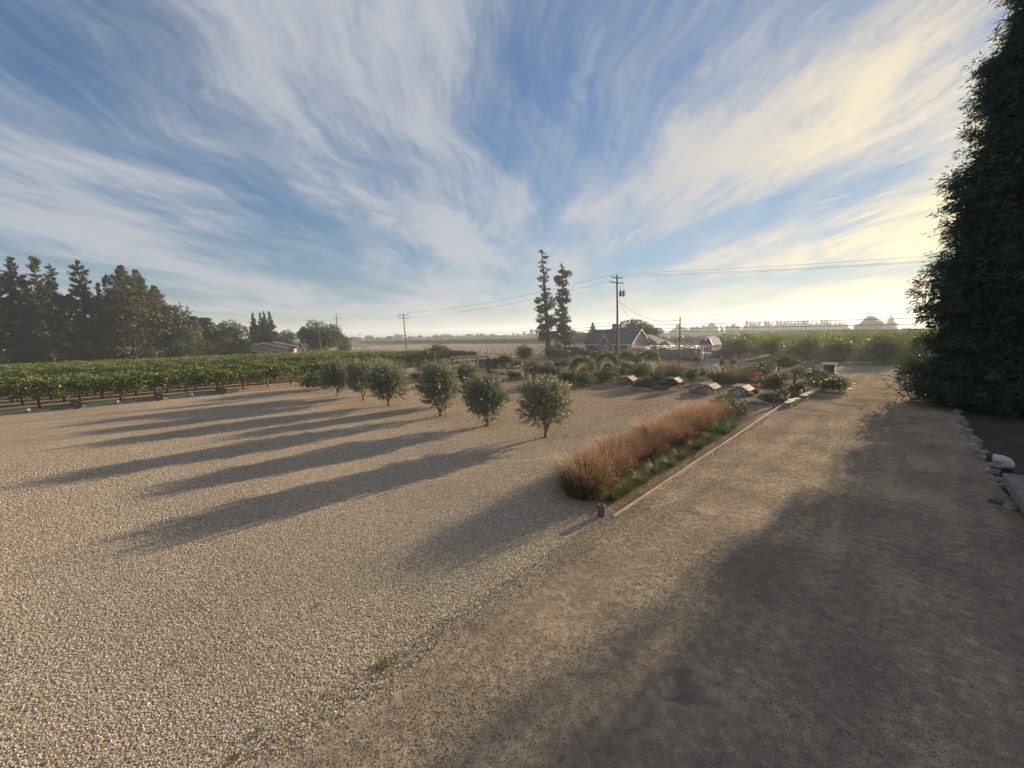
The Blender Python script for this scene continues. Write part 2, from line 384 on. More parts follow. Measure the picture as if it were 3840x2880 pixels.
M['drive'] = groundmat('packed_dirt_and_gravel', g_drive)
M['ground'] = groundmat('dry_field_soil', g_soil((0.13, 0.10, 0.07), (0.19, 0.145, 0.10), (0.24, 0.20, 0.13), 0.05))
M['gardensoil'] = groundmat('bark_mulch_and_soil', g_soil((0.14, 0.10, 0.075), (0.21, 0.155, 0.115), (0.30, 0.23, 0.165), 0.9))
M['vinesoil'] = groundmat('vineyard_soil', g_soil((0.22, 0.155, 0.10), (0.34, 0.245, 0.16), (0.42, 0.31, 0.2), 0.7))
M['tubesoil'] = groundmat('tilled_field_soil', g_soil((0.12, 0.09, 0.065), (0.175, 0.13, 0.092), (0.23, 0.175, 0.122), 0.15))
M['lawn'] = groundmat('mown_grass', g_soil((0.07, 0.10, 0.02), (0.12, 0.15, 0.03), (0.20, 0.20, 0.06), 0.6))
M['orchardfloor'] = groundmat('orchard_weeds', g_soil((0.08, 0.085, 0.035), (0.13, 0.12, 0.05), (0.20, 0.165, 0.085), 0.4))
M['shadegrass'] = groundmat('rough_verge', g_soil((0.05, 0.048, 0.03), (0.085, 0.07, 0.05), (0.13, 0.10, 0.075), 0.9))
M['farfield'] = groundmat('far_green_field', g_soil((0.055, 0.08, 0.025), (0.09, 0.115, 0.035), (0.15, 0.155, 0.055), 0.03))
M['road'] = groundmat('worn_asphalt', g_road)

def brickmat():
    m, t, b = newmat('worn_red_brick')
    co = t.new('ShaderNodeTexCoord').outputs['Object']
    mp = t.new('ShaderNodeMapping'); t.l.new(co, mp.inputs[0]); mp.inputs['Rotation'].default_value = (R(90), 0, 0)
    n = t.noise(co, 1.2, 4, 0.6); n2 = t.noise(co, 14, 3, 0.6)
    col = t.ramp(n, [(0.3, (0.22, 0.125, 0.10)), (0.55, (0.30, 0.18, 0.145)), (0.75, (0.37, 0.24, 0.19))])
    col = t.mix(1.0, col, t.ramp(n2, [(0.3, 0.8), (0.7, 1.2)]), 'MULTIPLY')
    t.l.new(col, b.inputs['Base Color']); b.inputs['Roughness'].default_value = 0.9
    return m
M['brick'] = brickmat()
M['jar'] = surf('mottled_maroon_glaze', (0.10, 0.05, 0.05), (0.20, 0.12, 0.115), 22, 0.6, 0.1, 0.3, c3=(0.36, 0.28, 0.25))

# ------------------------------------------------------------------ the setting
def sheet(name, pts, z, mat, kind='structure', jag=0.0, step=0.6, seed=1):
    """flat ground piece from a polygon of (a, b) corners, edge broken up by jag metres"""
    rnd = random.Random(seed); out = []
    n = len(pts)
    for i in range(n):
        p, q = Vector(pts[i]), Vector(pts[(i + 1) % n]); L = (q - p).length
        k = max(1, int(L / step)) if jag else 1
        nx = Vector((-(q - p).y, (q - p).x)).normalized()
        for j in range(k):
            w_ = p.lerp(q, j / k)
            if jag and L < 400: w_ = w_ + nx * rnd.uniform(-jag, jag)
            out.append(W(w_.x, w_.y, z))
    bm = bmesh.new(); f = bm.faces.new([bm.verts.new(v) for v in out])
    if f.normal.z < 0: f.normal_flip()
    bmesh.ops.triangulate(bm, faces=[f]); me = bpy.data.meshes.new(name); bm.to_mesh(me); bm.free()
    return tag(mobj(name, me, mat), kind=kind)
Z = 0.004
sheet('ground', [(-1500, -1500), (1500, -1500), (1500, 1500), (-1500, 1500)], -0.01, M['ground'])
sheet('vineyard_soil', [(-45, 39.6), (50.5, 39.6), (50.5, 130), (-45, 130)], 0.0, M['vinesoil'])
sheet('garden_soil', [(21, 4.4), (50.3, 3.2), (50.3, 39.6), (13, 39.6)], 0.0, M['gardensoil'])
sheet('verge', [(-12, -2.3), (50.3, -2.3), (50.3, -40), (-12, -40)], 0.0, M['shadegrass'], jag=0.15)
sheet('gravel_yard', [(-16, 3.5), (24, 3.5), (33.5, 6.5), (30, 12), (27.5, 19), (24, 24), (20, 34), (14, 39.2), (-45, 39.2), (-45, 4.45)], 2 * Z, M['gravel'], jag=0.12, seed=4)
sheet('driveway', [(-16 + k * .8, 4.35 + random.Random(k + 50).uniform(-.28, .26)) for k in range(29)] + [(7.6, 4.40), (36, 3.9), (44, 5.0), (51.5, 8.0), (51.5, -9), (45, -4), (38, -2.3), (-16, -2.3)], 4 * Z, M['drive'], jag=0.10, seed=7)
sheet('planting_bed', [(8.0, 4.44), (21.6, 4.44), (21.4, 6.3), (8.5, 6.3)], 3.2 * Z, M['gardensoil'], jag=0.12, seed=14)
sheet('road', [(51.6, -400), (59.6, -400), (59.6, 700), (51.6, 700)], 3 * Z, M['road'])
M['roadpaint'] = surf('worn_white_road_paint', (0.40, 0.39, 0.36), (0.66, 0.65, 0.62), 9, 0.8, 0.0, 0.2)
M['roadyellow'] = surf('worn_yellow_road_paint', (0.38, 0.27, 0.07), (0.55, 0.40, 0.10), 9, 0.8, 0.0, 0.2)
for a_, mt in ((52.2, 'roadpaint'), (59.0, 'roadpaint'), (55.45, 'roadyellow'), (55.75, 'roadyellow')):
    sheet('road_line', [(a_, -300), (a_ + 0.13, -300), (a_ + 0.13, 500), (a_, 500)], 4.5 * Z, M[mt])
sheet('far_verge', [(59.6, -60), (64, -60), (64, 46), (59.6, 46)], 1 * Z, M['lawn'], jag=0.2)
sheet('house_yard', [(61.0, 15), (85, 15), (85, 46), (61.0, 46)], 2 * Z, M['drive'], jag=0.2, seed=8)
sheet('lawn_strip', [(44.0, 9), (48.5, 9), (48.5, 26), (44.0, 26)], 1.5 * Z, M['lawn'], jag=0.3, seed=9)
sheet('tilled_field', [(61, 47), (142, 47), (142, 200), (61, 200)], 1 * Z, M['tubesoil'])
sheet('orchard_floor', [(64, -400), (600, -400), (600, 22), (64, 15)], 1.3 * Z, M['orchardfloor'])
sheet('far_field', [(146, 24), (1480, 24), (1480, 1480), (146, 1480)], 1.2 * Z, M['farfield'])

# ------------------------------------------------------------------ foliage builders
def unit(v): return v / np.maximum(np.linalg.norm(v, axis=-1, keepdims=True), 1e-6)
def leaf_quads(c, d, L, wd, rng):
    n = len(c); d = unit(d); s = unit(np.cross(d, rng.normal(size=(n, 3))))
    L = np.broadcast_to(np.asarray(L, float), (n,))[:, None]; wd = np.broadcast_to(np.asarray(wd, float), (n,))[:, None]
    sag = np.array([0, 0, -1.0]) * L * 0.10
    return np.stack([c, c + d * L * 0.45 + s * wd / 2, c + d * L + sag, c + d * L * 0.45 - s * wd / 2], axis=1)
def conifer_mesh(name, H, rad, seed, z0=0.06, nb=240, nspray=12, ncard=8, L=0.35, wd=0.08, droop=0.25, lift=0.2, spread=0.35, t0=0.22, gaps=0.0, top=True, lmin=0.62, quads=False):
    rng = np.random.default_rng(seed)
    zf = z0 + (1 - z0) * rng.random(nb) ** 1.0
    az = rng.random(nb) * 2 * np.pi
    if gaps:                                     # leave irregular holes in the outline
        keep = np.array([rng.random() > gaps or (math.sin(z * 19 + 3 * math.cos(a)) > 0) for z, a in zip(zf, az)])
        zf, az = zf[keep], az[keep]; nb = len(zf)
    ln = np.array([rad(z) for z in zf]) * rng.uniform(lmin, 1.12, nb)
    fs = np.clip(ln / (0.55 * ln.max()), 0.28, 1.0)
    t = t0 + (1 - t0) * rng.random((nb, nspray)) ** 0.75
    out = np.stack([np.cos(az), np.sin(az), np.zeros(nb)], 1)
    pos = out[:, None, :] * (ln[:, None] * t)[..., None]
    pos[..., 2] += zf[:, None] * H - droop * ln[:, None] * t + lift * ln[:, None] * t ** 2
    side = np.stack([-np.sin(az), np.cos(az), np.zeros(nb)], 1)
    pos += side[:, None, :] * (np.clip(rng.normal(size=(nb, nspray)), -1.5, 1.5) * spread * ln[:, None] * 0.45 * t)[..., None]
    pos = pos.reshape(-1, 3); dirb = np.repeat(out, nspray, 0)
    fs = np.repeat(fs, nspray * ncard)
    C = np.repeat(pos, ncard, 0) + np.clip(rng.normal(size=(len(pos) * ncard, 3)), -1.6, 1.6) * L * 0.45 * fs[:, None]
    D = np.repeat(dirb, ncard, 0) * 0.8 + rng.normal(size=C.shape) * 0.75 + np.array([0, 0, -0.15])
    Q = leaf_quads(C, D, fs * L * rng.uniform(0.6, 1.25, len(C)), fs * wd * rng.uniform(0.7, 1.3, len(C)), rng)
    if top:
        n = 40; zz = H * rng.uniform(0.93, 1.0, n); c = np.stack([rng.normal(size=n) * 0.05, rng.normal(size=n) * 0.05, zz], 1)
        Q = np.concatenate([Q, leaf_quads(c, rng.normal(size=(n, 3)) * 0.45 + [0, 0, 1.0], L * 0.5, wd * 0.5, rng)])
    if quads: return Q
    return quads_mesh(name, Q)
def trunk_mesh(name, H, r0, r1, seed, n=8, lean=0.0, branches=0, blen=1.0, bz0=0.2):
    rnd = random.Random(seed); m = MB(); k = 9; pts = []
    for i in range(k):
        f = i / (k - 1); pts.append((lean * f * H + rnd.uniform(-1, 1) * r0 * 0.25 * f, rnd.uniform(-1, 1) * r0 * 0.25 * f, H * f))
    m.tube(pts, [r0 * (1.35 if i == 0 else 1) * (1 - i / (k - 1)) + r1 * i / (k - 1) for i in range(k)], n)
    for _ in range(branches):
        f = rnd.uniform(bz0, 0.95); an = rnd.uniform(0, 6.283); l = blen * (1 - f * 0.75) * rnd.uniform(0.6, 1.1); r = max(0.015, r0 * (1 - f) * 0.3)
        p = Vector((lean * f * H, 0, f * H)); d = Vector((math.cos(an), math.sin(an), rnd.uniform(-0.2, 0.35)))
        m.tube([p, p + d * l * 0.5, p + d * l + Vector((0, 0, 0.06 * l))], [r, r * 0.6, r * 0.2], 5)
    return m.mesh(name, True)
def lobes_mesh(name, lobes, n, L, wd, seed, inner=0.55, up=0.25, shaggy=0.12):
    """leaf cards through a set of overlapping leaf clumps (cx, cy, cz, rx, ry, rz)"""
    rng = np.random.default_rng(seed); lo = np.array(lobes, float)
    area = (lo[:, 3] * lo[:, 4] + lo[:, 3] * lo[:, 5]); k = rng.choice(len(lo), n, p=area / area.sum())
    u = unit(rng.normal(size=(n, 3)))
    r = inner + (1 - inner) * rng.random(n) ** 0.55
    r = r * (1 + rng.normal(size=n) * shaggy)
    C = lo[k, :3] + u * lo[k, 3:] * r[:, None]
    keep = C[:, 2] > 0.02; C, u = C[keep], u[keep]; n = len(C)
    D = u * 0.7 + rng.normal(size=(n, 3)) * 0.7 + np.array([0, 0, up])
    return quads_mesh(name, leaf_quads(C, D, L * rng.uniform(0.6, 1.3, n), wd * rng.uniform(0.7, 1.3, n), rng))
def rand_lobes(seed, k, R3, c, size, flat=1.0):
    rnd = random.Random(seed); out = []
    for _ in range(k):
        while True:
            v = Vector((rnd.uniform(-1, 1), rnd.uniform(-1, 1), rnd.uniform(-1, 1)))
            if v.length < 1: break
        s = size * rnd.uniform(0.65, 1.2)
        out.append((c[0] + v.x * R3[0], c[1] + v.y * R3[1], c[2] + v.z * R3[2], s, s, s * flat))
    return out
def twig_crown(name, seed, R3, c, ntwig, nleaf, L, wd, tl=0.5, shoots=30):
    """crown of leafy twigs, as on an olive"""
    rng = np.random.default_rng(seed)
    u = unit(rng.normal(size=(ntwig, 3))); r = rng.random(ntwig) ** 0.42
    lump = 1 + 0.20 * np.sin(u[:, 0] * 5 + seed) * np.cos(u[:, 1] * 4 - seed) + 0.13 * np.sin(u[:, 2] * 7 + 2 * seed) + 0.10 * np.sin(u[:, 0] * 11 + u[:, 2] * 6)
    o = np.array(c) + u * np.array(R3) * (r * lump)[:, None] * 0.88
    d = unit(u * 0.8 + rng.normal(size=(ntwig, 3)) * 0.35 + np.array([0, 0, 0.55]))
    ln = tl * rng.uniform(0.5, 1.15, ntwig)
    ln[:shoots] *= 1.9; d[:shoots] = unit(d[:shoots] * 0.35 + np.array([0, 0, 1.0])); o[:shoots, 2] = np.maximum(o[:shoots, 2], c[2] + R3[2] * 0.45)
    t = rng.random((ntwig, nleaf))
    C = (o[:, None] + d[:, None] * (ln[:, None] * t)[..., None]).reshape(-1, 3)
    D = np.repeat(d, nleaf, 0) * 0.7 + rng.normal(size=C.shape) * 0.6
    return quads_mesh(name, leaf_quads(C, D, L * rng.uniform(0.7, 1.25, len(C)), wd * rng.uniform(0.8, 1.2, len(C)), rng))
def blades_mesh(name, seed, n, base_r, hgt_, lean, wd, segs=4, curve=0.6, zjit=0.3):
    rng = np.random.default_rng(seed)
    an = rng.random(n) * 2 * np.pi; r = base_r * np.sqrt(rng.random(n))
    o = np.stack([r * np.cos(an), r * np.sin(an), np.zeros(n)], 1)
    an2 = an + rng.normal(size=n) * 0.7; tilt = lean * (0.25 + 0.9 * rng.random(n)) * (0.4 + 0.6 * r / base_r)
    out = np.stack([np.cos(an2), np.sin(an2), np.zeros(n)], 1); side = np.stack([-np.sin(an2 + rng.normal(size=n) * 0.6), np.cos(an2), np.zeros(n)], 1); side = unit(side)
    H_ = hgt_ * (1 - zjit + zjit * 1.3 * rng.random(n))
    P = []; T = np.linspace(0, 1, segs + 1)
    for t in T:
        a_ = tilt * (t ** (1 + curve))
        P.append(o + out * (H_ * a_)[:, None] + np.array([0, 0, 1.0]) * (H_ * (t - 0.35 * np.minimum(tilt, 1.2) * t ** 3))[:, None])
    Q = []; A = []
    for k in range(segs):
        w0 = wd * (1 - T[k] * 0.85) / 2; w1 = wd * (1 - T[k + 1] * 0.85) / 2
        Q.append(np.stack([P[k] - side * w0, P[k] + side * w0, P[k + 1] + side * w1, P[k + 1] - side * w1], 1))
        A.append(np.tile([T[k], T[k], T[k + 1], T[k + 1]], (n, 1)))
    return quads_mesh(name, np.concatenate(Q), attr=np.concatenate(A))

def plant(name, crown, trunk, mats, loc, label, cat, group=None, rz=0.0, sc=(1, 1, 1), crown_name='crown', trunk_name='trunk'):
    t = empty(name, loc, rz); t.scale = sc
    mobj(crown_name, crown, M[mats[0]], t)
    if trunk is not None: mobj(trunk_name, trunk, M[mats[1]], t)
    return tag(t, label, cat, group)

# ------------------------------------------------------------------ the large redwood at the right edge of the drive
BT = W(32.9, -5.5)
def big_rad(z): return 5.05 * (1 - z) ** 0.52 * (0.80 + 0.20 * min(1, z / 0.05)) * (1 + 0.06 * math.sin(z * 37))
bt_crown = quads_mesh('crown', np.concatenate([
    conifer_mesh('crown', 31.0, big_rad, 11, z0=0.012, nb=1500, nspray=17, ncard=11, L=0.30, wd=0.055, droop=0.22, lift=0.14, spread=0.55, t0=0.5, lmin=0.84, quads=True),
    conifer_mesh('crown', 31.0, lambda z: big_rad(z) * 0.80, 13, z0=0.012, nb=1200, nspray=16, ncard=7, L=0.48, wd=0.20, droop=0.22, lift=0.14, spread=0.5, t0=0.3, lmin=0.8, quads=True)]))
bt_trunk = trunk_mesh('trunk', 30.5, 0.62, 0.06, 12, 10, branches=40, blen=3.5, bz0=0.06)
plant('redwood_tree', bt_crown, bt_trunk, ('redwood', 'redbark'), BT, 'huge dense dark conifer filling the right edge beside the dirt drive', 'tree')

# ------------------------------------------------------------------ olives in the gravel yard
ol_crowns = [twig_crown('crown', 21 + k, R3, c, 1050, 26, 0.11, 0.032, 0.40, 80) for k, (R3, c) in enumerate([
    ((1.12, 1.08, 1.10), (0, 0, 1.55)), ((1.18, 1.15, 0.98), (0, 0, 1.42)), ((1.05, 1.06, 1.28), (0, 0, 1.75)), ((1.22, 1.16, 1.16), (0, 0, 1.60)), ((1.08, 1.2, 1.0), (0.06, 0, 1.50)), ((1.25, 1.05, 1.02), (-0.05, 0.05, 1.46))])]
def olive_trunk(seed, forks):
    rnd = random.Random(seed); m = MB()
    b0 = Vector((0, 0, 0)); fz = 0.28
    m.tube([b0 - Vector((0, 0, 0.05)), (0.02, 0.01, fz * 0.6), (0.03, 0, fz)], [0.095, 0.075, 0.07], 8)
    for k in range(forks):
        an = 6.283 * k / forks + rnd.uniform(-.5, .5); d = Vector((math.cos(an), math.sin(an), 0))
        p1 = Vector((0.03, 0, fz - 0.04)); p2 = p1 + d * 0.16 + Vector((0, 0, 0.38)); p3 = p2 + d * 0.25 + Vector((0, 0, 0.5)); p4 = p3 + d * 0.2 + Vector((0, 0, 0.55))
        m.tube([p1, p2, p3, p4], [0.058, 0.046, 0.03, 0.012], 7)
        for _ in range(4):
            q = p2.lerp(p4, rnd.random()); e = Vector((rnd.uniform(-1, 1), rnd.uniform(-1, 1), rnd.uniform(0, 1))) * 0.6
            m.tube([q, q + e * 0.6, q + e + Vector((0, 0, .1))], [0.018, 0.011, 0.005], 5)
    return m.mesh('trunk', True)
ol_trunks = [olive_trunk(31 + k, f) for k, f in enumerate((2, 3, 2, 3, 2, 3))]
ol_list = [  # sighted base, height, width, variant, label
    (1266, 1486, 2.85, 2.05, 4, 'small olive tree farthest left in the row, beside the vineyard corner'),
    (1363, 1502, 2.90, 2.05, 0, 'second olive tree from the vineyard, half hidden behind the third'),
    (1459, 1522, 2.75, 2.45, 1, 'broad round olive tree third from the vineyard, forked pale trunk'),
    (1653, 1561, 3.05, 2.20, 2, 'tall egg-shaped olive tree with a thin stake beside its trunk'),
    (1826, 1596, 2.45, 2.15, 5, 'low round olive tree on a V-forked trunk, second nearest of the row'),
    (2045, 1640, 2.70, 2.20, 3, 'nearest olive tree, right end of the row on the open gravel'),
    (1440, 1478, 2.80, 1.9, 0, 'olive tree standing behind the broad third one, only its top showing'),
    (1752, 1510, 2.75, 1.9, 3, 'olive tree behind the V-forked one, shoots rising in front of the timber shelter')]
for i, (px, py, h_, wd_, vi, lab) in enumerate(ol_list):
    p = G(px, py); base_h = (2.85, 2.6, 3.25, 2.95, 2.7, 2.65)[vi]; base_w = (2.25, 2.35, 2.15, 2.4, 2.3, 2.35)[vi]
    plant('olive_tree', ol_crowns[vi], ol_trunks[vi], ('olive', 'olivebark'), p, lab, 'tree', 'olive trees in the gravel yard', rz=i * 1.3, sc=(wd_ / base_w, wd_ / base_w, h_ / base_h))
sk = G(1672, 1563); m = MB(); m.tube([(0, 0, -0.1), (-0.03, 0, 0.95)], 0.018, 6)
tag(m.build('tree_stake', M['darkwood'], loc=sk), 'thin dark stake beside the egg-shaped olive tree', 'stake')

# ------------------------------------------------------------------ ornamental grass bed along the drive
m_, t_, b_ = newmat('ornamental_grass_blade')
al = t_.new('ShaderNodeAttribute', attribute_name='along').outputs['Fac']
isl = t_.new('ShaderNodeNewGeometry').outputs['Random Per Island']
ri = t_.new('ShaderNodeObjectInfo').outputs['Random']
col = t_.ramp(al, [(0.0, (0.07, 0.065, 0.03)), (0.45, (0.12, 0.10, 0.045)), (0.70, (0.20, 0.125, 0.075)), (0.86, (0.33, 0.155, 0.115)), (1.0, (0.47, 0.21, 0.18))])
col2 = t_.ramp(al, [(0.0, (0.07, 0.075, 0.03)), (0.5, (0.15, 0.14, 0.055)), (1.0, (0.42, 0.31, 0.16))])
col = t_.mix(t_.smooth(isl, 0.38, 0.62), col, col2)
col = t_.mix(1.0, col, t_.ramp(ri, [(0, (0.85, 0.92, 0.92)), (1, (1.12, 1.0, 0.98))]), 'MULTIPLY')
t_.l.new(col, b_.inputs['Base Color']); b_.inputs['Roughness'].default_value = 0.6
tr = t_.new('ShaderNodeBsdfTranslucent'); t_.l.new(col, tr.inputs['Color'])
mx = t_.new('ShaderNodeMixShader'); mx.inputs[0].default_value = 0.4
t_.l.new(b_.outputs[0], mx.inputs[1]); t_.l.new(tr.outputs[0], mx.inputs[2]); t_.l.new(mx.outputs[0], t_.n['Material Output'].inputs['Surface'])
M['redgrass'] = m_
M['skirt'] = leafmat('olive_brown_grass', [(0.075, 0.07, 0.03), (0.12, 0.105, 0.045), (0.17, 0.14, 0.06), (0.25, 0.17, 0.085)], 0.4)
M['plume'] = leafmat('pink_grass_plume', [(0.30, 0.13, 0.11), (0.42, 0.18, 0.16), (0.42, 0.25, 0.18), (0.30, 0.19, 0.12)], 0.45, tcol=(1.1, 0.95, 0.9))
clumps = []
for k in range(4):
    bl = blades_mesh('blades', 51 + k, 2300, 0.44, 1.30, 0.62, 0.0125, 4, 0.7, 0.8)
    rng = np.random.default_rng(61 + k); n = 900
    u = unit(rng.normal(size=(n, 3))); u[:, 2] = np.abs(u[:, 2]) * 0.9
    C = np.stack([u[:, 0] * 0.78, u[:, 1] * 0.78, 0.62 + u[:, 2] * 0.62], 1) * rng.uniform(0.86, 1.07, (n, 1))
    pl = quads_mesh('plumes', leaf_quads(C, u * 0.5 + rng.normal(size=(n, 3)) * 0.35 + [0, 0, 0.5], 0.11, 0.010, rng))
    sk_ = blades_mesh('lower_leaves', 81 + k, 1100, 0.46, 0.78, 1.15, 0.014, 4, 0.5, 0.6)
    clumps.append((bl, pl, sk_))
GG = 'ornamental grasses in the bed by the drive'
cl_list = [(8.42, 5.72, 1.08, 0), (9.75, 5.85, 0.98, 1), (11.1, 6.15, 1.08, 2), (12.35, 5.95, 0.92, 3), (13.5, 6.1, 1.10, 0), (14.75, 5.9, 0.96, 1), (15.9, 6.1, 1.14, 2), (17.1, 5.95, 1.05, 3), (18.4, 6.1, 1.12, 1), (19.7, 5.95, 0.98, 0)]
for i, (a_, bb, s_, k) in enumerate(cl_list):
    t = empty('grass_clump', W(a_, bb), i * 2.1); t.scale = (s_ * 1.04, s_ * 1.04, s_ * 0.76 * (1.0 + 0.05 * math.sin(i * 2)))
    
    for nm_, me_, mt_ in (('blades', clumps[k][0], 'redgrass'), ('plumes', clumps[k][1], 'plume'), ('lower_leaves', clumps[k][2], 'skirt')): tag(mobj(nm_, me_, M[mt_], t), kind='stuff')
    lab = ['nearest reddish grass clump at the jar end of the bed', 'second reddish grass clump from the jar end', 'third reddish grass clump from the jar end', 'fourth reddish grass clump from the jar end',
           'fifth reddish grass clump from the jar end', 'fifth reddish grass clump from the far end of the bed', 'fourth reddish grass clump from the far end of the bed', 'tall pink-topped grass clump, third from the far end', 'pink-topped grass clump one before the last at the far end', 'last grass clump at the far end, next to the dark flowering bush'][i]
    tag(t, lab, 'grass clump', GG)
bf = plant('flowering_bush', lobes_mesh('foliage', rand_lobes(5, 14, (0.6, 0.6, 0.35), (0, 0, 0.6), 0.4), 2600, 0.09, 0.035, 6), None, ('bushd',), W(20.8, 5.7), 'dark bush with pale blossoms at the far end of the grass bed', 'bush', crown_name='foliage')
rnd = random.Random(5)
for k in range(16):
    m = MB(); c = Vector((rnd.gauss(0, 0.45), rnd.gauss(0, 0.45), rnd.uniform(0.7, 1.15)))
    for q in range(4): m.box(c + Vector((math.cos(q * 1.57) * .02, math.sin(q * 1.57) * .02, 0)), (0.035, 0.035, 0.012), rz=q, rx=0.3)
    m.build('blossom', M['flower_w'], bf)
# daylilies along the edging
lily = [blades_mesh('leaves', 71 + k, 130, 0.12, 0.44, 2.1, 0.020, 6, 0.75, 0.5) for k in range(3)]
ll = [(8.55, 5.0, .9, 0, 'small bright strappy plant nearest the maroon jar'), (9.25, 4.95, .95, 0, 'second strappy green plant from the maroon jar'), (10.2, 4.95, .8, 0, 'yellowish strappy plant pressed against the second grass clump'), (11.2, 5.0, 1.15, 1, 'strappy plant with one orange flower, below the third grass clump'),
      (12.1, 4.9, .7, 0, 'small yellowing strappy plant beside the edging'), (13.1, 4.95, 1.0, 0, 'strappy green plant at the middle of the edging'), (14.6, 4.95, 1.05, 1, 'strappy plant with a pale orange flower near the middle'), (16.0, 4.95, 1.35, 2, 'large strappy plant with orange flowers above it'), (17.6, 5.0, 1.3, 2, 'large strappy clump next to the last in the row, orange flowers'), (18.9, 4.95, 1.0, 0, 'last strappy plant of the row, by the flowering bush')]
for i, (a_, bb, s_, fl, lab) in enumerate(ll):
    t = empty('daylily_plant', W(a_, bb), i * 1.7); s_ *= (1.5, 1.1, 1.35, 0.95)[i % 4]; t.scale = (s_, s_, s_)
    tag(mobj('leaves', lily[i % 3], M['lily'], t), kind='stuff')
    for q in range(fl):
        an = q * 2.3 + i; st = Vector((math.cos(an) * 0.22, math.sin(an) * 0.22, 0.52 + 0.06 * q)); m = MB()
        m.tube([(0, 0, 0), st * 0.5 + Vector((0, 0, .1)), st], [0.006, 0.005, 0.004], 5); stem = m.build('flower_stem', M['lily'], t)
        m = MB()
        for k in range(6):
            d = Vector((math.cos(k * 1.047), math.sin(k * 1.047), 0.75)); e = Vector((-d.y, d.x, 0)).normalized() * 0.013
            m.add([st, st + d * 0.03 + e, st + d * 0.06, st + d * 0.03 - e], [(0, 1, 2, 3)])
        m.build('flower', M['flower_o'], stem)
    tag(t, lab, 'plant', 'strappy plants along the bed edging')
# edging boards, jar
ed = empty('bed_edging', W(7.7, 4.42), ROT45); tag(ed, 'thin tan board edging between the grass bed and the dirt drive', 'edging')
a_ = 0.0; rnd = random.Random(3)
while a_ < 18.6:
    L_ = min(2.44, 18.7 - a_)
    m = MB(); m.box((a_ + L_ / 2, rnd.uniform(-.012, .012), 0.03), (L_ - 0.012, 0.028, 0.08), rz=rnd.uniform(-.006, .006)); m.build('board', M['tanwood'], ed); a_ += L_
m = MB(); m.lathe([(0.066, 0.0), (0.085, 0.02), (0.092, 0.12), (0.088, 0.22), (0.076, 0.262), (0.080, 0.272), (0.080, 0.285), (0.062, 0.287), (0.058, 0.24)], 20)
tag(m.build('jar', M['jar'], loc=G(2255, 1935), smooth=True), 'small mottled maroon jar at the near end of the grass bed', 'jar')

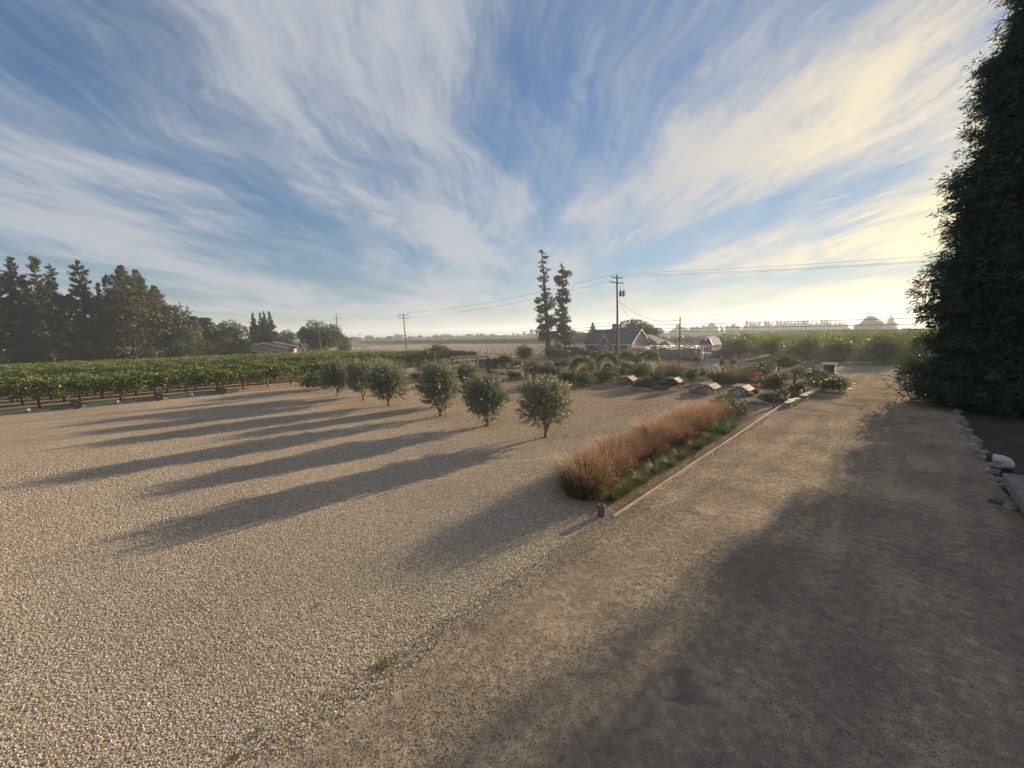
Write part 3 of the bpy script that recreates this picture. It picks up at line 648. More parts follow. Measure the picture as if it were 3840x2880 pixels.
# ------------------------------------------------------------------ loose gravel: real stones near the viewer
def stone_field(name, border, seed, zone):
    cells = []; dens = []; size = []
    st = 0.2
    def track(a_, b_):                 # wheel paths swinging in from the drive, and thin spots
        k_ = 0.72 + 0.28 * math.sin(a_ * 1.3 + 2 * math.sin(b_ * .7)) * math.sin(b_ * 1.1 - a_ * .4)
        for ca, cb, rr_ in ((-9.0, 19.0, 12.6), (16.0, 16.5, 10.2), (2.0, -11.0, 21.0)):
            d_ = math.hypot(a_ - ca, b_ - cb)
            for w_ in (0.0, 1.65):
                if abs(d_ - rr_ - w_) < 0.14: k_ *= 0.45
        return k_
    for i in range(-40, 160):
        for j in range(-24, 200):
            a0, b0 = i * st, j * st; c = W(a0 + st / 2, b0 + st / 2)
            d = c.length
            if d < 2.6 or d > 26 or not sees(c, 1.25): continue
            e = (b0 + st / 2) - 4.43
            if zone == 'gravel':
                if e < -0.5: continue
                k = (1.0 if e > 0.5 else max(0.03, (e + 0.5) / 1.0) ** 1.3) * track(a0, b0)
                if a0 > 8.1 and e < 1.8: k = 0.15 if e > 0.2 else 0
            else:
                if e > 0.2 or e < -6.6: continue
                n_ = math.sin(a0 * 0.9 + b0) * math.sin(b0 * 1.7 - a0 * 0.25)
                k = 0.20 + 0.2 * n_ + (0.22 if e > -0.5 else 0.0)
            if k <= 0: continue
            full = (2500 if d < 7 else 2500 - (d - 7) * 320 if d < 13 else 580 - (d - 13) * 40) * (1.0 if d < 17 else max(0.0, (26 - d) / 9))
            zc_ = .0175 if (zone == 'drive' or e < 0.25) else .011; cells.append([W(a0, b0, zc_), W(a0 + st, b0, zc_), W(a0 + st, b0 + st, zc_), W(a0, b0 + st, zc_)])
            dens.append(full * k); size.append(0.0092 if d < 7 else 0.0092 + (d - 7) * 0.0007)
    me = bpy.data.meshes.new(name)
    me.from_pydata([tuple(p) for q in cells for p in q], [], [tuple(range(4 * i, 4 * i + 4)) for i in range(len(cells))])
    for an, data in (('density', dens), ('size', size)):
        at = me.attributes.new(an, 'FLOAT', 'FACE'); at.data.foreach_set('value', data)
    o = tag(mobj(name, me, M['gravel']), 'loose pale gravel stones spread over the ' + ('yard' if zone == 'gravel' else 'dirt drive'), 'gravel', kind='stuff')
    ng = bpy.data.node_groups.new(name, 'GeometryNodeTree')
    ng.interface.new_socket('Geometry', in_out='INPUT', socket_type='NodeSocketGeometry'); ng.interface.new_socket('Geometry', in_out='OUTPUT', socket_type='NodeSocketGeometry')
    N = ng.nodes; Lk = ng.links.new
    gi = N.new('NodeGroupInput'); go = N.new('NodeGroupOutput')
    na = N.new('GeometryNodeInputNamedAttribute'); na.data_type = 'FLOAT'; na.inputs[0].default_value = 'density'
    ns = N.new('GeometryNodeInputNamedAttribute'); ns.data_type = 'FLOAT'; ns.inputs[0].default_value = 'size'
    dp = N.new('GeometryNodeDistributePointsOnFaces'); Lk(gi.outputs[0], dp.inputs['Mesh']); Lk(na.outputs[0], dp.inputs['Density']); dp.inputs['Seed'].default_value = seed
    ico = N.new('GeometryNodeMeshIcoSphere'); ico.inputs['Radius'].default_value = 1.0; ico.inputs['Subdivisions'].default_value = 1
    sm = N.new('GeometryNodeSetMaterial'); Lk(ico.outputs[0], sm.inputs[0]); sm.inputs['Material'].default_value = M['pebble' if zone == 'gravel' else 'drivepebble']
    cap = N.new('GeometryNodeCaptureAttribute'); cap.domain = 'FACE'; Lk(gi.outputs[0], cap.inputs[0])
    ip = N.new('GeometryNodeInstanceOnPoints'); Lk(dp.outputs[0], ip.inputs['Points']); Lk(sm.outputs[0], ip.inputs['Instance'])
    rr = N.new('FunctionNodeRandomValue'); rr.data_type = 'FLOAT_VECTOR'; rr.inputs[0].default_value = (-0.5, -0.5, 0); rr.inputs[1].default_value = (0.5, 0.5, 6.28); Lk(rr.outputs[0], ip.inputs['Rotation'])
    rs = N.new('FunctionNodeRandomValue'); rs.data_type = 'FLOAT_VECTOR'; rs.inputs[0].default_value = (0.5, 0.5, 0.30); rs.inputs[1].default_value = (1.25, 1.05, 0.62)
    N.remove(cap)
    ms = N.new('ShaderNodeVectorMath'); ms.operation = 'SCALE'; Lk(rs.outputs[0], ms.inputs[0]); Lk(ns.outputs[0], ms.inputs['Scale'])
    Lk(ms.outputs[0], ip.inputs['Scale']); 
    jn = N.new('GeometryNodeJoinGeometry'); Lk(ip.outputs[0], jn.inputs[0]); Lk(jn.outputs[0], go.inputs[0])
    md = o.modifiers.new('scatter', 'NODES'); md.node_group = ng
    return o
m_, t_, b_ = newmat('gravel_stone')
ri = t_.new('ShaderNodeObjectInfo').outputs['Random']
col = t_.ramp(ri, [(0.0, (0.23, 0.185, 0.14)), (0.25, (0.37, 0.315, 0.245)), (0.55, (0.455, 0.395, 0.315)), (0.85, (0.55, 0.495, 0.41)), (1.0, (0.72, 0.66, 0.56))])
t_.l.new(col, b_.inputs['Base Color']); b_.inputs['Roughness'].default_value = 0.85; b_.inputs['Specular IOR Level'].default_value = 0.25
M['pebble'] = m_
m_, t_, b_ = newmat('drive_stone')
ri = t_.new('ShaderNodeObjectInfo').outputs['Random']
t_.l.new(t_.ramp(ri, [(0.0, (0.10, 0.08, 0.062)), (0.5, (0.22, 0.178, 0.13)), (0.9, (0.31, 0.26, 0.195)), (1.0, (0.46, 0.41, 0.33))]), b_.inputs['Base Color']); b_.inputs['Roughness'].default_value = 0.9; b_.inputs['Specular IOR Level'].default_value = 0.15
M['drivepebble'] = m_
stone_field('gravel_stones', None, 3, 'gravel')
stone_field('drive_gravel', None, 5, 'drive')
# weeds at the edge of the gravel
weed = blades_mesh('leaves', 91, 60, 0.07, 0.10, 1.0, 0.012, 3, 0.8, 0.5)
for i, (px, py, s_, lab) in enumerate([(1440, 2497, 1.1, 'small green weed at the gravel edge, largest in the foreground'), (960, 2760, 0.6, 'weed near the bottom edge on the gravel border'), (1190, 2273, 0.55, 'dark low weed alone in the open gravel'), (1225, 2600, 0.4, 'weed between the bottom-edge one and the largest one'), (880, 2845, 0.6, 'weed lowest at the bottom edge of the photo')]):
    t = empty('weed', G(px, py), i); t.scale = (s_, s_, s_ * 0.7); mobj('leaves', weed, M['bushg'], t); tag(t, lab, 'weed', 'weeds at the gravel border')

# ------------------------------------------------------------------ vineyard on the left
def vine_foliage(seed):
    rnd = random.Random(seed); lo = []
    for k in range(9): lo.append((rnd.uniform(-1.0, 1.0), rnd.uniform(-0.55, 0.55), rnd.uniform(1.30, 1.60), 0.45, 0.42, 0.26))
    for k in range(8):
        s = rnd.choice((-1, 1)); lo.append((rnd.uniform(-1.0, 1.0), s * rnd.uniform(0.45, 0.85), rnd.uniform(0.85, 1.2), 0.30, 0.22, 0.40))
    return lobes_mesh('foliage', lo, 900, 0.17, 0.15, seed, 0.35, 0.1, 0.15)
vfol = [vine_foliage(101 + k) for k in range(5)]
def vine_trunk(seed):
    rnd = random.Random(seed); m = MB(); x = rnd.uniform(-.08, .08)
    m.tube([(0, 0, -0.05), (x, rnd.uniform(-.05, .05), 0.45), (x * 0.4, 0, 0.95), (0, 0, 1.25)], [0.075, 0.055, 0.06, 0.05], 7)
    for s in (-1, 1): m.tube([(0, 0, 1.15), (s * 0.4, 0.03, 1.32), (s * 0.95, 0, 1.34)], [0.045, 0.032, 0.018], 6)
    return m.mesh('trunk', True)
vtr = [vine_trunk(111 + k) for k in range(3)]
vspots = []
for r_ in range(17):
    bb = 41.4 + r_ * 3.05
    a_hi = 12.5 if r_ == 0 else 22.5 + 0.8 * r_ if r_ < 3 else 43.0
    if r_ >= 10: a_hi = 34.0
    a_ = -24.0 + (r_ % 2) * 0.9
    while a_ < a_hi:
        p = W(a_, bb)
        if sees((p.x, p.y, 1.2), 1.06): vspots.append((p.length, a_, bb, r_))
        a_ += 1.95
vspots.sort(); rnd = random.Random(17)
GV = 'grapevines in the vineyard rows'
far_q = []
fol_np = []
for me in vfol:
    co = np.zeros(len(me.vertices) * 3, dtype=np.float32); me.vertices.foreach_get('co', co); fol_np.append(co.reshape(-1, 4, 3))
for i, (d, a_, bb, r_) in enumerate(vspots):
    if i < 290:
        t = empty('grapevine', W(a_, bb), ROT45 + (math.pi if i % 2 else 0)); s_ = rnd.uniform(0.92, 1.1); t.scale = (1.05, s_, s_)
        mobj('foliage', vfol[i % 5], M['vine'], t); mobj('trunk', vtr[i % 3], M['bark'], t)
        lab = 'grapevine in the front row facing the gravel yard' if r_ == 0 else 'grapevine in the rows behind the front one, sprawling green canopy'
        tag(t, lab, 'grapevine', GV if r_ else 'grapevines of the front row')
    else:
        q = fol_np[i % 5][(i % 2)::2]; c_, s_ = math.cos(ROT45), math.sin(ROT45); p = W(a_, bb)
        q2 = np.stack([q[..., 0] * c_ - q[..., 1] * s_ + p.x, q[..., 0] * s_ + q[..., 1] * c_ + p.y, q[..., 2]], -1)
        far_q.append(q2)
tag(mobj('vineyard_canopy', quads_mesh('vineyard_canopy', np.concatenate(far_q)), M['vine']), 'far mass of vine canopy reaching back to the trees', 'vineyard', kind='stuff')

# green wheeled irrigation pipes along the vineyard edge
def pipe_unit(px0, px1, wheel_px, lab, b_=39.0, plank=True):
    p0, p1 = on_b(px0, b_, 1530), on_b(px1, b_, 1530); a0, a1 = AB(p0.x, p0.y)[0], AB(p1.x, p1.y)[0]
    t = empty('wheeled_pipe', W(a0, b_), ROT45); tag(t, lab, 'irrigation pipe', 'wheeled green pipes along the vineyard'); L_ = a1 - a0
    m = MB(); m.box((L_ / 2, 0, 0.22), (L_, 0.16, 0.30)); m.box((L_ / 2, -0.092, 0.35), (L_, 0.02, 0.04)); m.build('channel', M['greenpaint'], t)
    m = MB(); m.box((L_ / 2, -0.083, 0.21), (L_ * 0.98, 0.012, 0.02)); m.build('rail', M['galv'], t)
    if wheel_px:
        pw = on_b(wheel_px, b_, 1530); aw = AB(pw.x, pw.y)[0] - a0
        wh = empty('wheel', (aw, -0.24, 0.30)); wh.parent = t
        m = MB(); prof = [(0.17, -0.09), (0.26, -0.10), (0.295, -0.06), (0.30, 0), (0.295, 0.06), (0.26, 0.10), (0.17, 0.09)]; m.lathe(prof, 20); o = m.build('tyre', M['rubber'], wh, smooth=False); o.rotation_euler = (R(90), 0, 0)
        m = MB(); m.lathe([(0.175, -0.05), (0.175, 0.05), (0.05, 0.075), (0.04, 0.10)], 16); o = m.build('rim', M['rust'], wh); o.rotation_euler = (R(90), 0, 0)
    if plank:
        m = MB(); m.prism([(0, 0.06), (0.95, 0.10), (1.05, 0.34), (0.98, 0.34), (0.85, 0.24), (0.05, 0.22)], 0.10, Matrix.Translation((L_ + 0.05, -0.02, 0))); m.build('hitch', M['rust'], t)
        m = MB(); m.box((L_ + 0.02, -0.06, 0.23), (0.12, 0.06, 0.10)); m.build('bracket', M['white'], t)
pipe_unit(-60, 105, None, 'green channel pipe at the left edge of the yard, ending in a dark hitch')
pipe_unit(190, 275, 290, 'short green pipe with the nearest black wheel', plank=False)
pipe_unit(325, 445, None, 'green pipe between the two visible black wheels', plank=True)
pipe_unit(515, 590, 600, 'green pipe running into the second black wheel', plank=False)
pipe_unit(635, 725, None, 'green pipe to the right of the second black wheel', plank=True)
pipe_unit(775, 900, 838, 'farthest green pipe with a weedy third wheel', plank=False)

# ------------------------------------------------------------------ trees behind the vineyard
def wind_rad(k):
    def f(z): return (3.0 * (1 - z) ** 0.5 + 0.12) * (0.8 + 0.2 * math.sin(z * 21 + k * 2.1)) + (0.9 if z < 0.30 else 0)
    return f
wb = [conifer_mesh('crown', 17.0, wind_rad(k), 131 + k, z0=0.02, nb=250, nspray=10, ncard=13, L=0.50, wd=0.18, droop=-0.1, lift=0.4, spread=0.28, gaps=0.2, lmin=0.3) for k in range(4)]
wbt = [trunk_mesh('trunk', 16.3, 0.30, 0.04, 141 + k, 7, branches=26, blen=2.6, bz0=0.1) for k in range(2)]
GW = 'windbreak conifers behind the vineyard'
def stand(px, top, b_, variants, trunks, H0, mats, lab, name='conifer_tree', rw=1.0, group=None, rz=0.0, i=0, cat='tree', pos=None):
    p = pos if pos is not None else on_b(px, b_); h_ = hgt(px, top, p)
    return plant(name, variants[i % len(variants)], trunks[i % len(trunks)] if trunks else None, mats, p, lab, cat, group, rz, (rw, rw, h_ / H0))
wl = [(-40, 1010, 1.0), (20, 1003, 1.0), (88, 963, 1.0), (172, 962, 0.95), (225, 990, 0.9), (330, 975, 1.05), (395, 1060, 0.85), (428, 1030, 0.75), (135, 1100, 1.2), (270, 1120, 1.2)]
wn = ['ragged windbreak conifer at the left edge, cut by the frame', 'ragged windbreak conifer, second from the left edge', 'tall windbreak conifer with a tufted tip, third from the left', 'tall windbreak conifer, fourth from the left, slightly bare at the side', 'windbreak conifer with a lower blunt tip, fifth from the left',
      'tall windbreak conifer with a leaning tip, left of the broad cypress', 'short windbreak conifer just left of the thin one by the cypress', 'thin windbreak conifer touching the broad cypress', 'low dense windbreak conifer between the third and fourth tall ones', 'low dense windbreak conifer in front of the gap left of the leaning tip']
for i, ((px, top, rw), lab) in enumerate(zip(wl, wn)):
    stand(px, top, 97.0 + (i % 3) * 1.5, wb, wbt, 17.0, ('conifer', 'bark'), lab, rw=rw, group=GW, rz=i * 1.9, i=i)
def cyp_rad(z): return 4.6 * (1 - z) ** 0.72 * (0.9 + 0.1 * math.sin(z * 31)) + 0.15
cyp = [conifer_mesh('crown', 17.0, cyp_rad, 151 + k, z0=0.01, nb=520, nspray=11, ncard=8, L=0.55, wd=0.19, droop=-0.25, lift=0.25, spread=0.4, t0=0.35) for k in range(2)]
cypt = [trunk_mesh('trunk', 16, 0.4, 0.05, 155, 7)]
for i, (px, top, rw, lab) in enumerate([(488, 996, 1.0, 'broad dense cypress, tallest leader beside the windbreak'), (540, 1012, 0.95, 'broad dense cypress, right shoulder of the big pair'), (600, 1072, 0.9, 'lower cypress sloping down to the round tree')]):
    stand(px, top, 98.0 + i, cyp, cypt, 17.0, ('cypress', 'bark'), lab, 'cypress_tree', rw, 'cypresses behind the vineyard', i * 2.2, i)
rl = [lobes_mesh('crown', rand_lobes(161 + k, 26, (3.0, 3.0, 3.2), (0, 0, 4.9), 1.5, 0.9), 5200, 0.42, 0.30, 165 + k, 0.6, 0.2, 0.1) for k in range(3)]
rlt = [trunk_mesh('trunk', 6.5, 0.28, 0.06, 168, 7, branches=16, blen=3.2, bz0=0.3)]
RH = 9.3
def broad(px, top, pos, rw, lab, mat='broad', group=None, i=0, name='broadleaf_tree'):
    h_ = hgt(px, top, pos); return plant(name, rl[i % 3], rlt[0], (mat, 'bark'), pos, lab, 'tree', group, i * 1.7, (rw, rw, h_ / RH))
broad(655, 1128, on_b(655, 99), 1.05, 'round grey-green tree at the right end of the cypresses', 'cypress')
broad(690, 1215, on_b(690, 98), 0.75, 'low round tree below the cypress slope', 'bushd', i=1)
# flat-tiered cedar, dark broad tree, spires, big round tree
def cedar_mesh(seed, H):
    rng = np.random.default_rng(seed); Q = []
    for k in range(16):
        z = H * (0.25 + 0.72 * (k / 15)); R_ = (1 - k / 17) * 4.3 * rng.uniform(0.7, 1.1) + 0.3; an = rng.random() * 6.28
        for q in range(5):
            a2 = an + q * 1.26 + rng.normal() * 0.3; L_ = R_ * rng.uniform(0.5, 1.1); n = 90
            t = rng.random(n) ** 0.7; C = np.stack([np.cos(a2) * L_ * t, np.sin(a2) * L_ * t, np.full(n, z) + 0.22 * L_ * t], 1) + rng.normal(size=(n, 3)) * np.array([0.35, 0.35, 0.12])
            Q.append(leaf_quads(C, rng.normal(size=(n, 3)) * [1, 1, 0.3], 0.42, 0.14, rng))
    return quads_mesh('crown', np.concatenate(Q))
ced = cedar_mesh(171, 11.0); cedt = [trunk_mesh('trunk', 10.8, 0.28, 0.03, 172, 7, branches=24, blen=3.6, bz0=0.25)]
for i, (px, top, rw, lab) in enumerate([(728, 1186, 0.85, 'flat-tiered cedar with a thin bare tip'), (772, 1192, 1.15, 'wider flat-tiered cedar left of the dark round tree')]):
    stand(px, top, 101 + i * 2, [ced], cedt, 11.0, ('conifer', 'bark'), lab, 'cedar_tree', rw, 'tiered cedars', i * 1.1, i)
broad(835, 1225, on_b(835, 104), 0.8, 'small tree between the cedar and the dark round tree', 'broad', i=2)
broad(866, 1200, on_b(866, 104), 1.0, 'dark round-topped tree on a clear trunk behind the low roof', 'broad', i=1)
broad(760, 1275, on_b(760, 99), 0.85, 'low dark shrubby tree under the cedars', 'bushd', i=0)
broad(905, 1262, on_b(905, 108), 0.6, 'small tawny tree beside the white chimney', 'bushb', i=2)
def spire_rad(z): return 2.3 * (1 - z) ** 0.9 * (0.85 + 0.15 * math.sin(z * 40)) + 0.1
sp = [conifer_mesh('crown', 14.0, spire_rad, 181 + k, z0=0.03, nb=230, nspray=9, ncard=8, L=0.5, wd=0.19, droop=0.1, lift=0.1, spread=0.4, t0=0.3) for k in range(2)]
spt = [trunk_mesh('trunk', 13.5, 0.25, 0.03, 185, 6)]
for i, (px, top, rw, lab) in enumerate([(955, 1172, 0.95, 'first pointed conifer of four behind the low roof'), (982, 1173, 0.85, 'second pointed conifer of the four behind the low roof'), (996, 1168, 0.9, 'third and tallest pointed conifer behind the low roof'), (1016, 1168, 1.05, 'fourth pointed conifer, right end of the group')]):
    stand(px, top, 114 + (i % 2) * 3, sp, spt, 14.0, ('conifer', 'bark'), lab, 'pointed_conifer', rw, 'pointed conifers behind the low house', i * 1.3, i)
broad(1078, 1236, on_b(1078, 118), 0.75, 'thin tawny tree between the spires and the big round tree', 'bushb', i=1)
broad(1055, 1248, on_b(1055, 112), 0.6, 'small tawny tree at the right end of the spires', 'bushb', i=2)
bigr = lobes_mesh('crown', rand_lobes(191, 34, (4.3, 4.3, 2.7), (0, 0, 4.1), 1.75, 0.9), 9000, 0.42, 0.30, 192, 0.6, 0.3, 0.1)
stand(1200, 1183, 101, [bigr], [trunk_mesh('trunk', 6.0, 0.35, 0.08, 193, 7, branches=18, blen=4.0, bz0=0.2)], 8.9, ('broad', 'bark'), 'big dome-shaped tree behind the vineyard, beside the pale pole', 'broadleaf_tree', 1.0)
broad(1285, 1255, on_b(1285, 108), 0.62, 'smaller tree on the right flank of the dome-shaped one', 'broad', i=1)
# low ranch house behind the vines
hp = on_b(1010, 106); hh = empty('low_house', hp, R(14)); tag(hh, 'low ranch house with a shallow grey gable, half hidden behind the vines', 'house')
m = MB(); m.box((0, 0, 1.2), (9.0, 8, 2.4)); m.box((-8.5, 1, 1.2), (8.5, 6, 2.4)); m.build('wall', M['stucco'], hh)
m = MB(); m.prism([(-5.2, 2.35), (0, 3.75), (5.2, 2.35), (5.2, 2.55), (0, 3.97), (-5.2, 2.55)], 8.8); m.build('roof', M['shingle2'], hh)
m = MB(); m.prism([(-4.5, 2.4), (0, 3.7), (4.5, 2.4)], 7.9); m.build('gable_wall', M['stucco'], hh)
m = MB()
for s in (-1, 1):
    d = Vector((5.2 * s, 0, -1.4)); m.box((2.6 * s, -4.42, 3.06), (5.35, 0.06, 0.18), ry=math.atan2(1.4, 5.2) * s)
m.build('bargeboard', M['white'], hh)
m = MB(); m.prism([(-3.6, 2.35), (0, 3.62), (3.6, 2.35), (3.6, 2.5), (0, 3.8), (-3.6, 2.5)], 12.0, Matrix.Translation((-7.4, 1, 0)) @ Matrix.Rotation(R(90), 4, 'Z')); m.build('wing_roof', M['shingle2'], hh)
for k, x in enumerate((-2.2, 2.2)):
    m = MB(); m.box((x, -4.02, 1.4), (1.5, 0.06, 1.1)); wn_ = m.build('window', M['white'], hh); m = MB(); m.box((x, -4.06, 1.4), (1.3, 0.04, 0.9)); m.build('pane', M['glass'], wn_)
m = MB(); m.box((-9.2, 1.5, 3.9), (0.55, 0.55, 1.3)); m.box((-9.2, 1.5, 4.6), (0.68, 0.68, 0.12)); m.build('chimney', M['white'], hh)

# ------------------------------------------------------------------ the pair of tall redwoods across the road
def tall_rad(k, wide):
    def f(z):
        r = 1.35 + wide * max(0, 1 - ((z - 0.24) / 0.30) ** 2) + 0.3 * (1 - z)
        return (r * (0.75 + 0.25 * math.sin(z * (27 + 3 * k) + k)) + 0.25) * (1.0 if z < 0.93 else (1.02 - z) / 0.09)
    return f
for i, (px, ptop, top, wide, lab) in enumerate([(2058, 2035, 935, 1.9, 'tallest lone redwood across the road, bare trunk at its foot'), (2116, 2108, 990, 0.7, 'second slimmer redwood beside the tallest one')]):
    p = on_a(px, 62.0); h_ = hgt(px, top, p); lean = (ptop - px) / 1443.0 * p.y / h_
    cr = conifer_mesh('crown', h_, tall_rad(i, wide), 201 + i, z0=0.15 if i == 0 else 0.12, nb=190, nspray=10, ncard=13, L=0.42, wd=0.15, droop=0.12, lift=0.15, spread=0.4, t0=0.12, gaps=0.2, lmin=0.3)
    sh = Matrix.Identity(4); sh[0][2] = lean; cr.transform(sh)
    plant('redwood_tree', cr, trunk_mesh('trunk', h_ * 0.985, 0.62 - 0.12 * i, 0.05, 203 + i, 9, lean, 44, 1.9, 0.12), ('redwood', 'redbark'), p, lab, 'tree', 'pair of tall redwoods')

# ------------------------------------------------------------------ young vineyard of white grow tubes
m = MB(); m.lathe([(0.06, 0.0), (0.06, 0.44), (0.048, 0.44), (0.048, 0.36)], 6)
tubeme = m.mesh('grow_tube'); M['tubew'] = surf('waxed_paper_white', (0.60, 0.60, 0.57), (0.78, 0.77, 0.74), 3, 0.7, 0.0, 0.3)
spots = []
a_ = 62.5; j = 0
while a_ < 141:
    bb = 49.0
    while bb < 192:
        p = W(a_ + 0.1 * math.sin(bb), bb)
        if sees((p.x, p.y, .3), 1.02): spots.append((p.length, p))
        bb += 2.15
    a_ += 2.9
spots.sort(key=lambda s: s[0]); rnd = random.Random(23); q = []
for i, (d, p) in enumerate(spots):
    if i < 295:
        o = mobj('grow_tube', tubeme, M['tubew'], None, p, rnd.random() * 6); o.rotation_euler = (rnd.gauss(0, .05), rnd.gauss(0, .05), 0)
        tag(o, 'white grow tube round a young vine in the tilled field', 'grow tube', 'grow tubes in the tilled field')
    else:
        for k in range(4):
            an = k * math.pi / 2 + 0.4; d0 = np.array([math.cos(an), math.sin(an), 0]) * 0.045; d1 = np.array([math.cos(an + 1.5708), math.sin(an + 1.5708), 0]) * 0.045; c = np.array(p)
            q.append([c + d0, c + d1, c + d1 + [0, 0, .36], c + d0 + [0, 0, .36]])
tag(mobj('far_grow_tubes', quads_mesh('far_grow_tubes', np.array(q)), M['tubew']), 'far rows of white grow tubes fading together', 'grow tubes', kind='stuff')

# ------------------------------------------------------------------ orchard beyond the road on the right
orl = [lobes_mesh('crown', rand_lobes(211 + k, 16, (1.35, 1.35, 0.85), (0, 0, 1.75), 0.78, 0.95), 2000, 0.26, 0.13, 214 + k, 0.45, 0.5, 0.16) for k in range(4)]
ort = []
for k in range(2):
    m = MB(); rnd = random.Random(220 + k); m.tube([(0, 0, -.05), (0.03, 0, 0.45), (0.05, 0.02, 0.75)], [0.13, 0.10, 0.10], 7)
    for q in range(5):
        an = q * 1.257; d = Vector((math.cos(an), math.sin(an), 0)); m.tube([(0.05, 0.02, 0.68), d * 0.4 + Vector((0, 0, 1.15)), d * 0.9 + Vector((0, 0, 2.1))], [0.06, 0.045, 0.012], 5)
    ort.append(m.mesh('trunk', True))
sp_o = []
for i in range(62):
    a_ = 66.0 + i * 4.7
    for j in range(-85, 9):
        bb = j * 3.9 + 1.2 + (0.3 if i % 2 else 0)
        if bb > (20 if a_ < 84 else 24 + (a_ - 84) * 0.35): continue
        p = W(a_, bb)
        if sees((p.x, p.y, 2), 1.0) and p.x / p.y < 1.12: sp_o.append((p.length, p, i))
sp_o.sort(key=lambda s: s[0]); rnd = random.Random(29); fq = []
ol_np = []
for me in orl:
    co = np.zeros(len(me.vertices) * 3, dtype=np.float32); me.vertices.foreach_get('co', co); ol_np.append(co.reshape(-1, 4, 3))
for i, (d, p, row) in enumerate(sp_o):
    s_ = rnd.uniform(1.0, 1.22); rz = rnd.random() * 6.28; p = p + Vector((rnd.uniform(-.4, .4), rnd.uniform(-.4, .4), 0))
    if i < 290:
        lab = 'low orchard tree in the front row along the road verge' if row == 0 else 'orchard tree in the rows behind the front row'
        plant('orchard_tree', orl[i % 4], ort[i % 2], ('orchard', 'bark'), p, lab, 'tree', 'orchard trees of the front row' if row == 0 else 'orchard trees behind the front row', rz, (s_, s_, s_ * rnd.uniform(0.95, 1.1)))
    else:
        qd = ol_np[i % 4][::5]; c0, s0 = math.cos(rz), math.sin(rz); cc = qd.mean(axis=1, keepdims=True); qd = cc + (qd - cc) * 2.0
        fq.append(np.stack([(qd[..., 0] * c0 - qd[..., 1] * s0) * s_ + p.x, (qd[..., 0] * s0 + qd[..., 1] * c0) * s_ + p.y, qd[..., 2] * s_], -1))
tag(mobj('far_orchard_canopy', quads_mesh('far_orchard_canopy', np.concatenate(fq)), M['orchard']), 'far orchard rows merging into one green canopy', 'orchard', kind='stuff')

# hedge-like mature vine rows beyond the tilled field
rng = np.random.default_rng(31); q = []
for a_, h_ in ((145, 2.2), (150, 2.3), (156, 2.2), (330, 3.0), (520, 3.5)):
    n = 9000; bb = rng.uniform(24, 330 if a_ < 200 else 700, n)
    C = np.stack([S2 * (a_ - bb), S2 * (a_ + bb), h_ * (0.25 + 0.75 * rng.random(n) ** 0.6)], 1) + rng.normal(size=(n, 3)) * [0.5, 0.5, 0.15]
    q.append(leaf_quads(C, rng.normal(size=(n, 3)), 0.9 if a_ < 200 else 2.0, 0.6 if a_ < 200 else 1.2, rng))
tag(mobj('far_vine_rows', quads_mesh('far_vine_rows', np.concatenate(q)), M['broad']), 'dark band of mature vine rows beyond the tilled field', 'vine rows', kind='stuff')

# ------------------------------------------------------------------ trees on the horizon
fc = [conifer_mesh('crown', 14.0, lambda z: 2.9 * (1 - z) ** 0.8 + 0.2, 231 + k, z0=0.03, nb=90, nspray=7, ncard=4, L=1.1, wd=0.5, droop=0.1, lift=0.1) for k in range(3)]
fr = [lobes_mesh('crown', rand_lobes(241 + k, 10, (2.8, 2.8, 2.2), (0, 0, 4.4), 1.7, 0.9), 700, 0.9, 0.6, 245 + k, 0.5) for k in range(3)]
ftr = trunk_mesh('trunk', 6, 0.3, 0.1, 249, 5)
def far_tree(px, top, D, kind, lab, grp, w=1.0, i=0):
    v = ray(px, 1240); t = D / math.hypot(v.x, v.y); p = Vector((v.x * t, v.y * t, 0)); h_ = max(3.0, hgt(px, top, p))
    if kind == 'c': return plant('far_conifer', fc[i % 3], ftr, ('conifer', 'bark'), p, lab, 'tree', grp, i, (w, w, h_ / 14.0))
    return plant('far_tree', fr[i % 3], ftr, ('broad', 'bark'), p, lab, 'tree', grp, i, (w, w, h_ / 7.6))
con = [(2798, 1201), (2812, 1203), (2826, 1206), (2848, 1206), (2870, 1197), (2880, 1204), (2912, 1201), (2925, 1199), (2940, 1204), (2952, 1203), (2965, 1201), (2978, 1204), (2990, 1203), (3003, 1202), (3015, 1198), (3026, 1199), (3042, 1206), (3058, 1207), (3078, 1198), (3088, 1199), (3100, 1200), (3112, 1204), (3132, 1205), (3146, 1206), (3160, 1210), (3170, 1211), (2838, 1212), (2895, 1210)]
for i, (px, top) in enumerate(con): far_tree(px, top, 430 + (i % 4) * 9, 'c', 'pointed conifer in the blue tree line above the orchard', 'conifers of the blue tree line', 1.0, i)
far_tree(3337, 1184, 400, 'c', 'lone tiered conifer standing apart near the big dark tree', None, 1.35, 1)
for i, (px, top, w_) in enumerate([(3232, 1200, 1.0), (3250, 1188, 1.2), (3265, 1183, 1.2), (3283, 1190, 1.1), (3300, 1202, 0.9), (3215, 1213, 0.9)]): far_tree(px, top, 330 + i * 5, 'r', 'round tree of the tall blue clump beside the lone conifer', 'tall blue clump', w_, i)
rr_ = [(2520, 1230), (2540, 1216), (2552, 1222), (2580, 1228), (2598, 1226), (2640, 1216), (2655, 1208), (2668, 1212), (2683, 1220), (2735, 1216), (2752, 1215), (2768, 1218), (2785, 1226), (2620, 1227), (2480, 1236)]
for i, (px, top) in enumerate(rr_): far_tree(px, top, 400 + (i % 3) * 14, 'r', 'round tree in the hazy line behind the barn-shaped shed', 'round horizon trees behind the shed', 0.9, i)
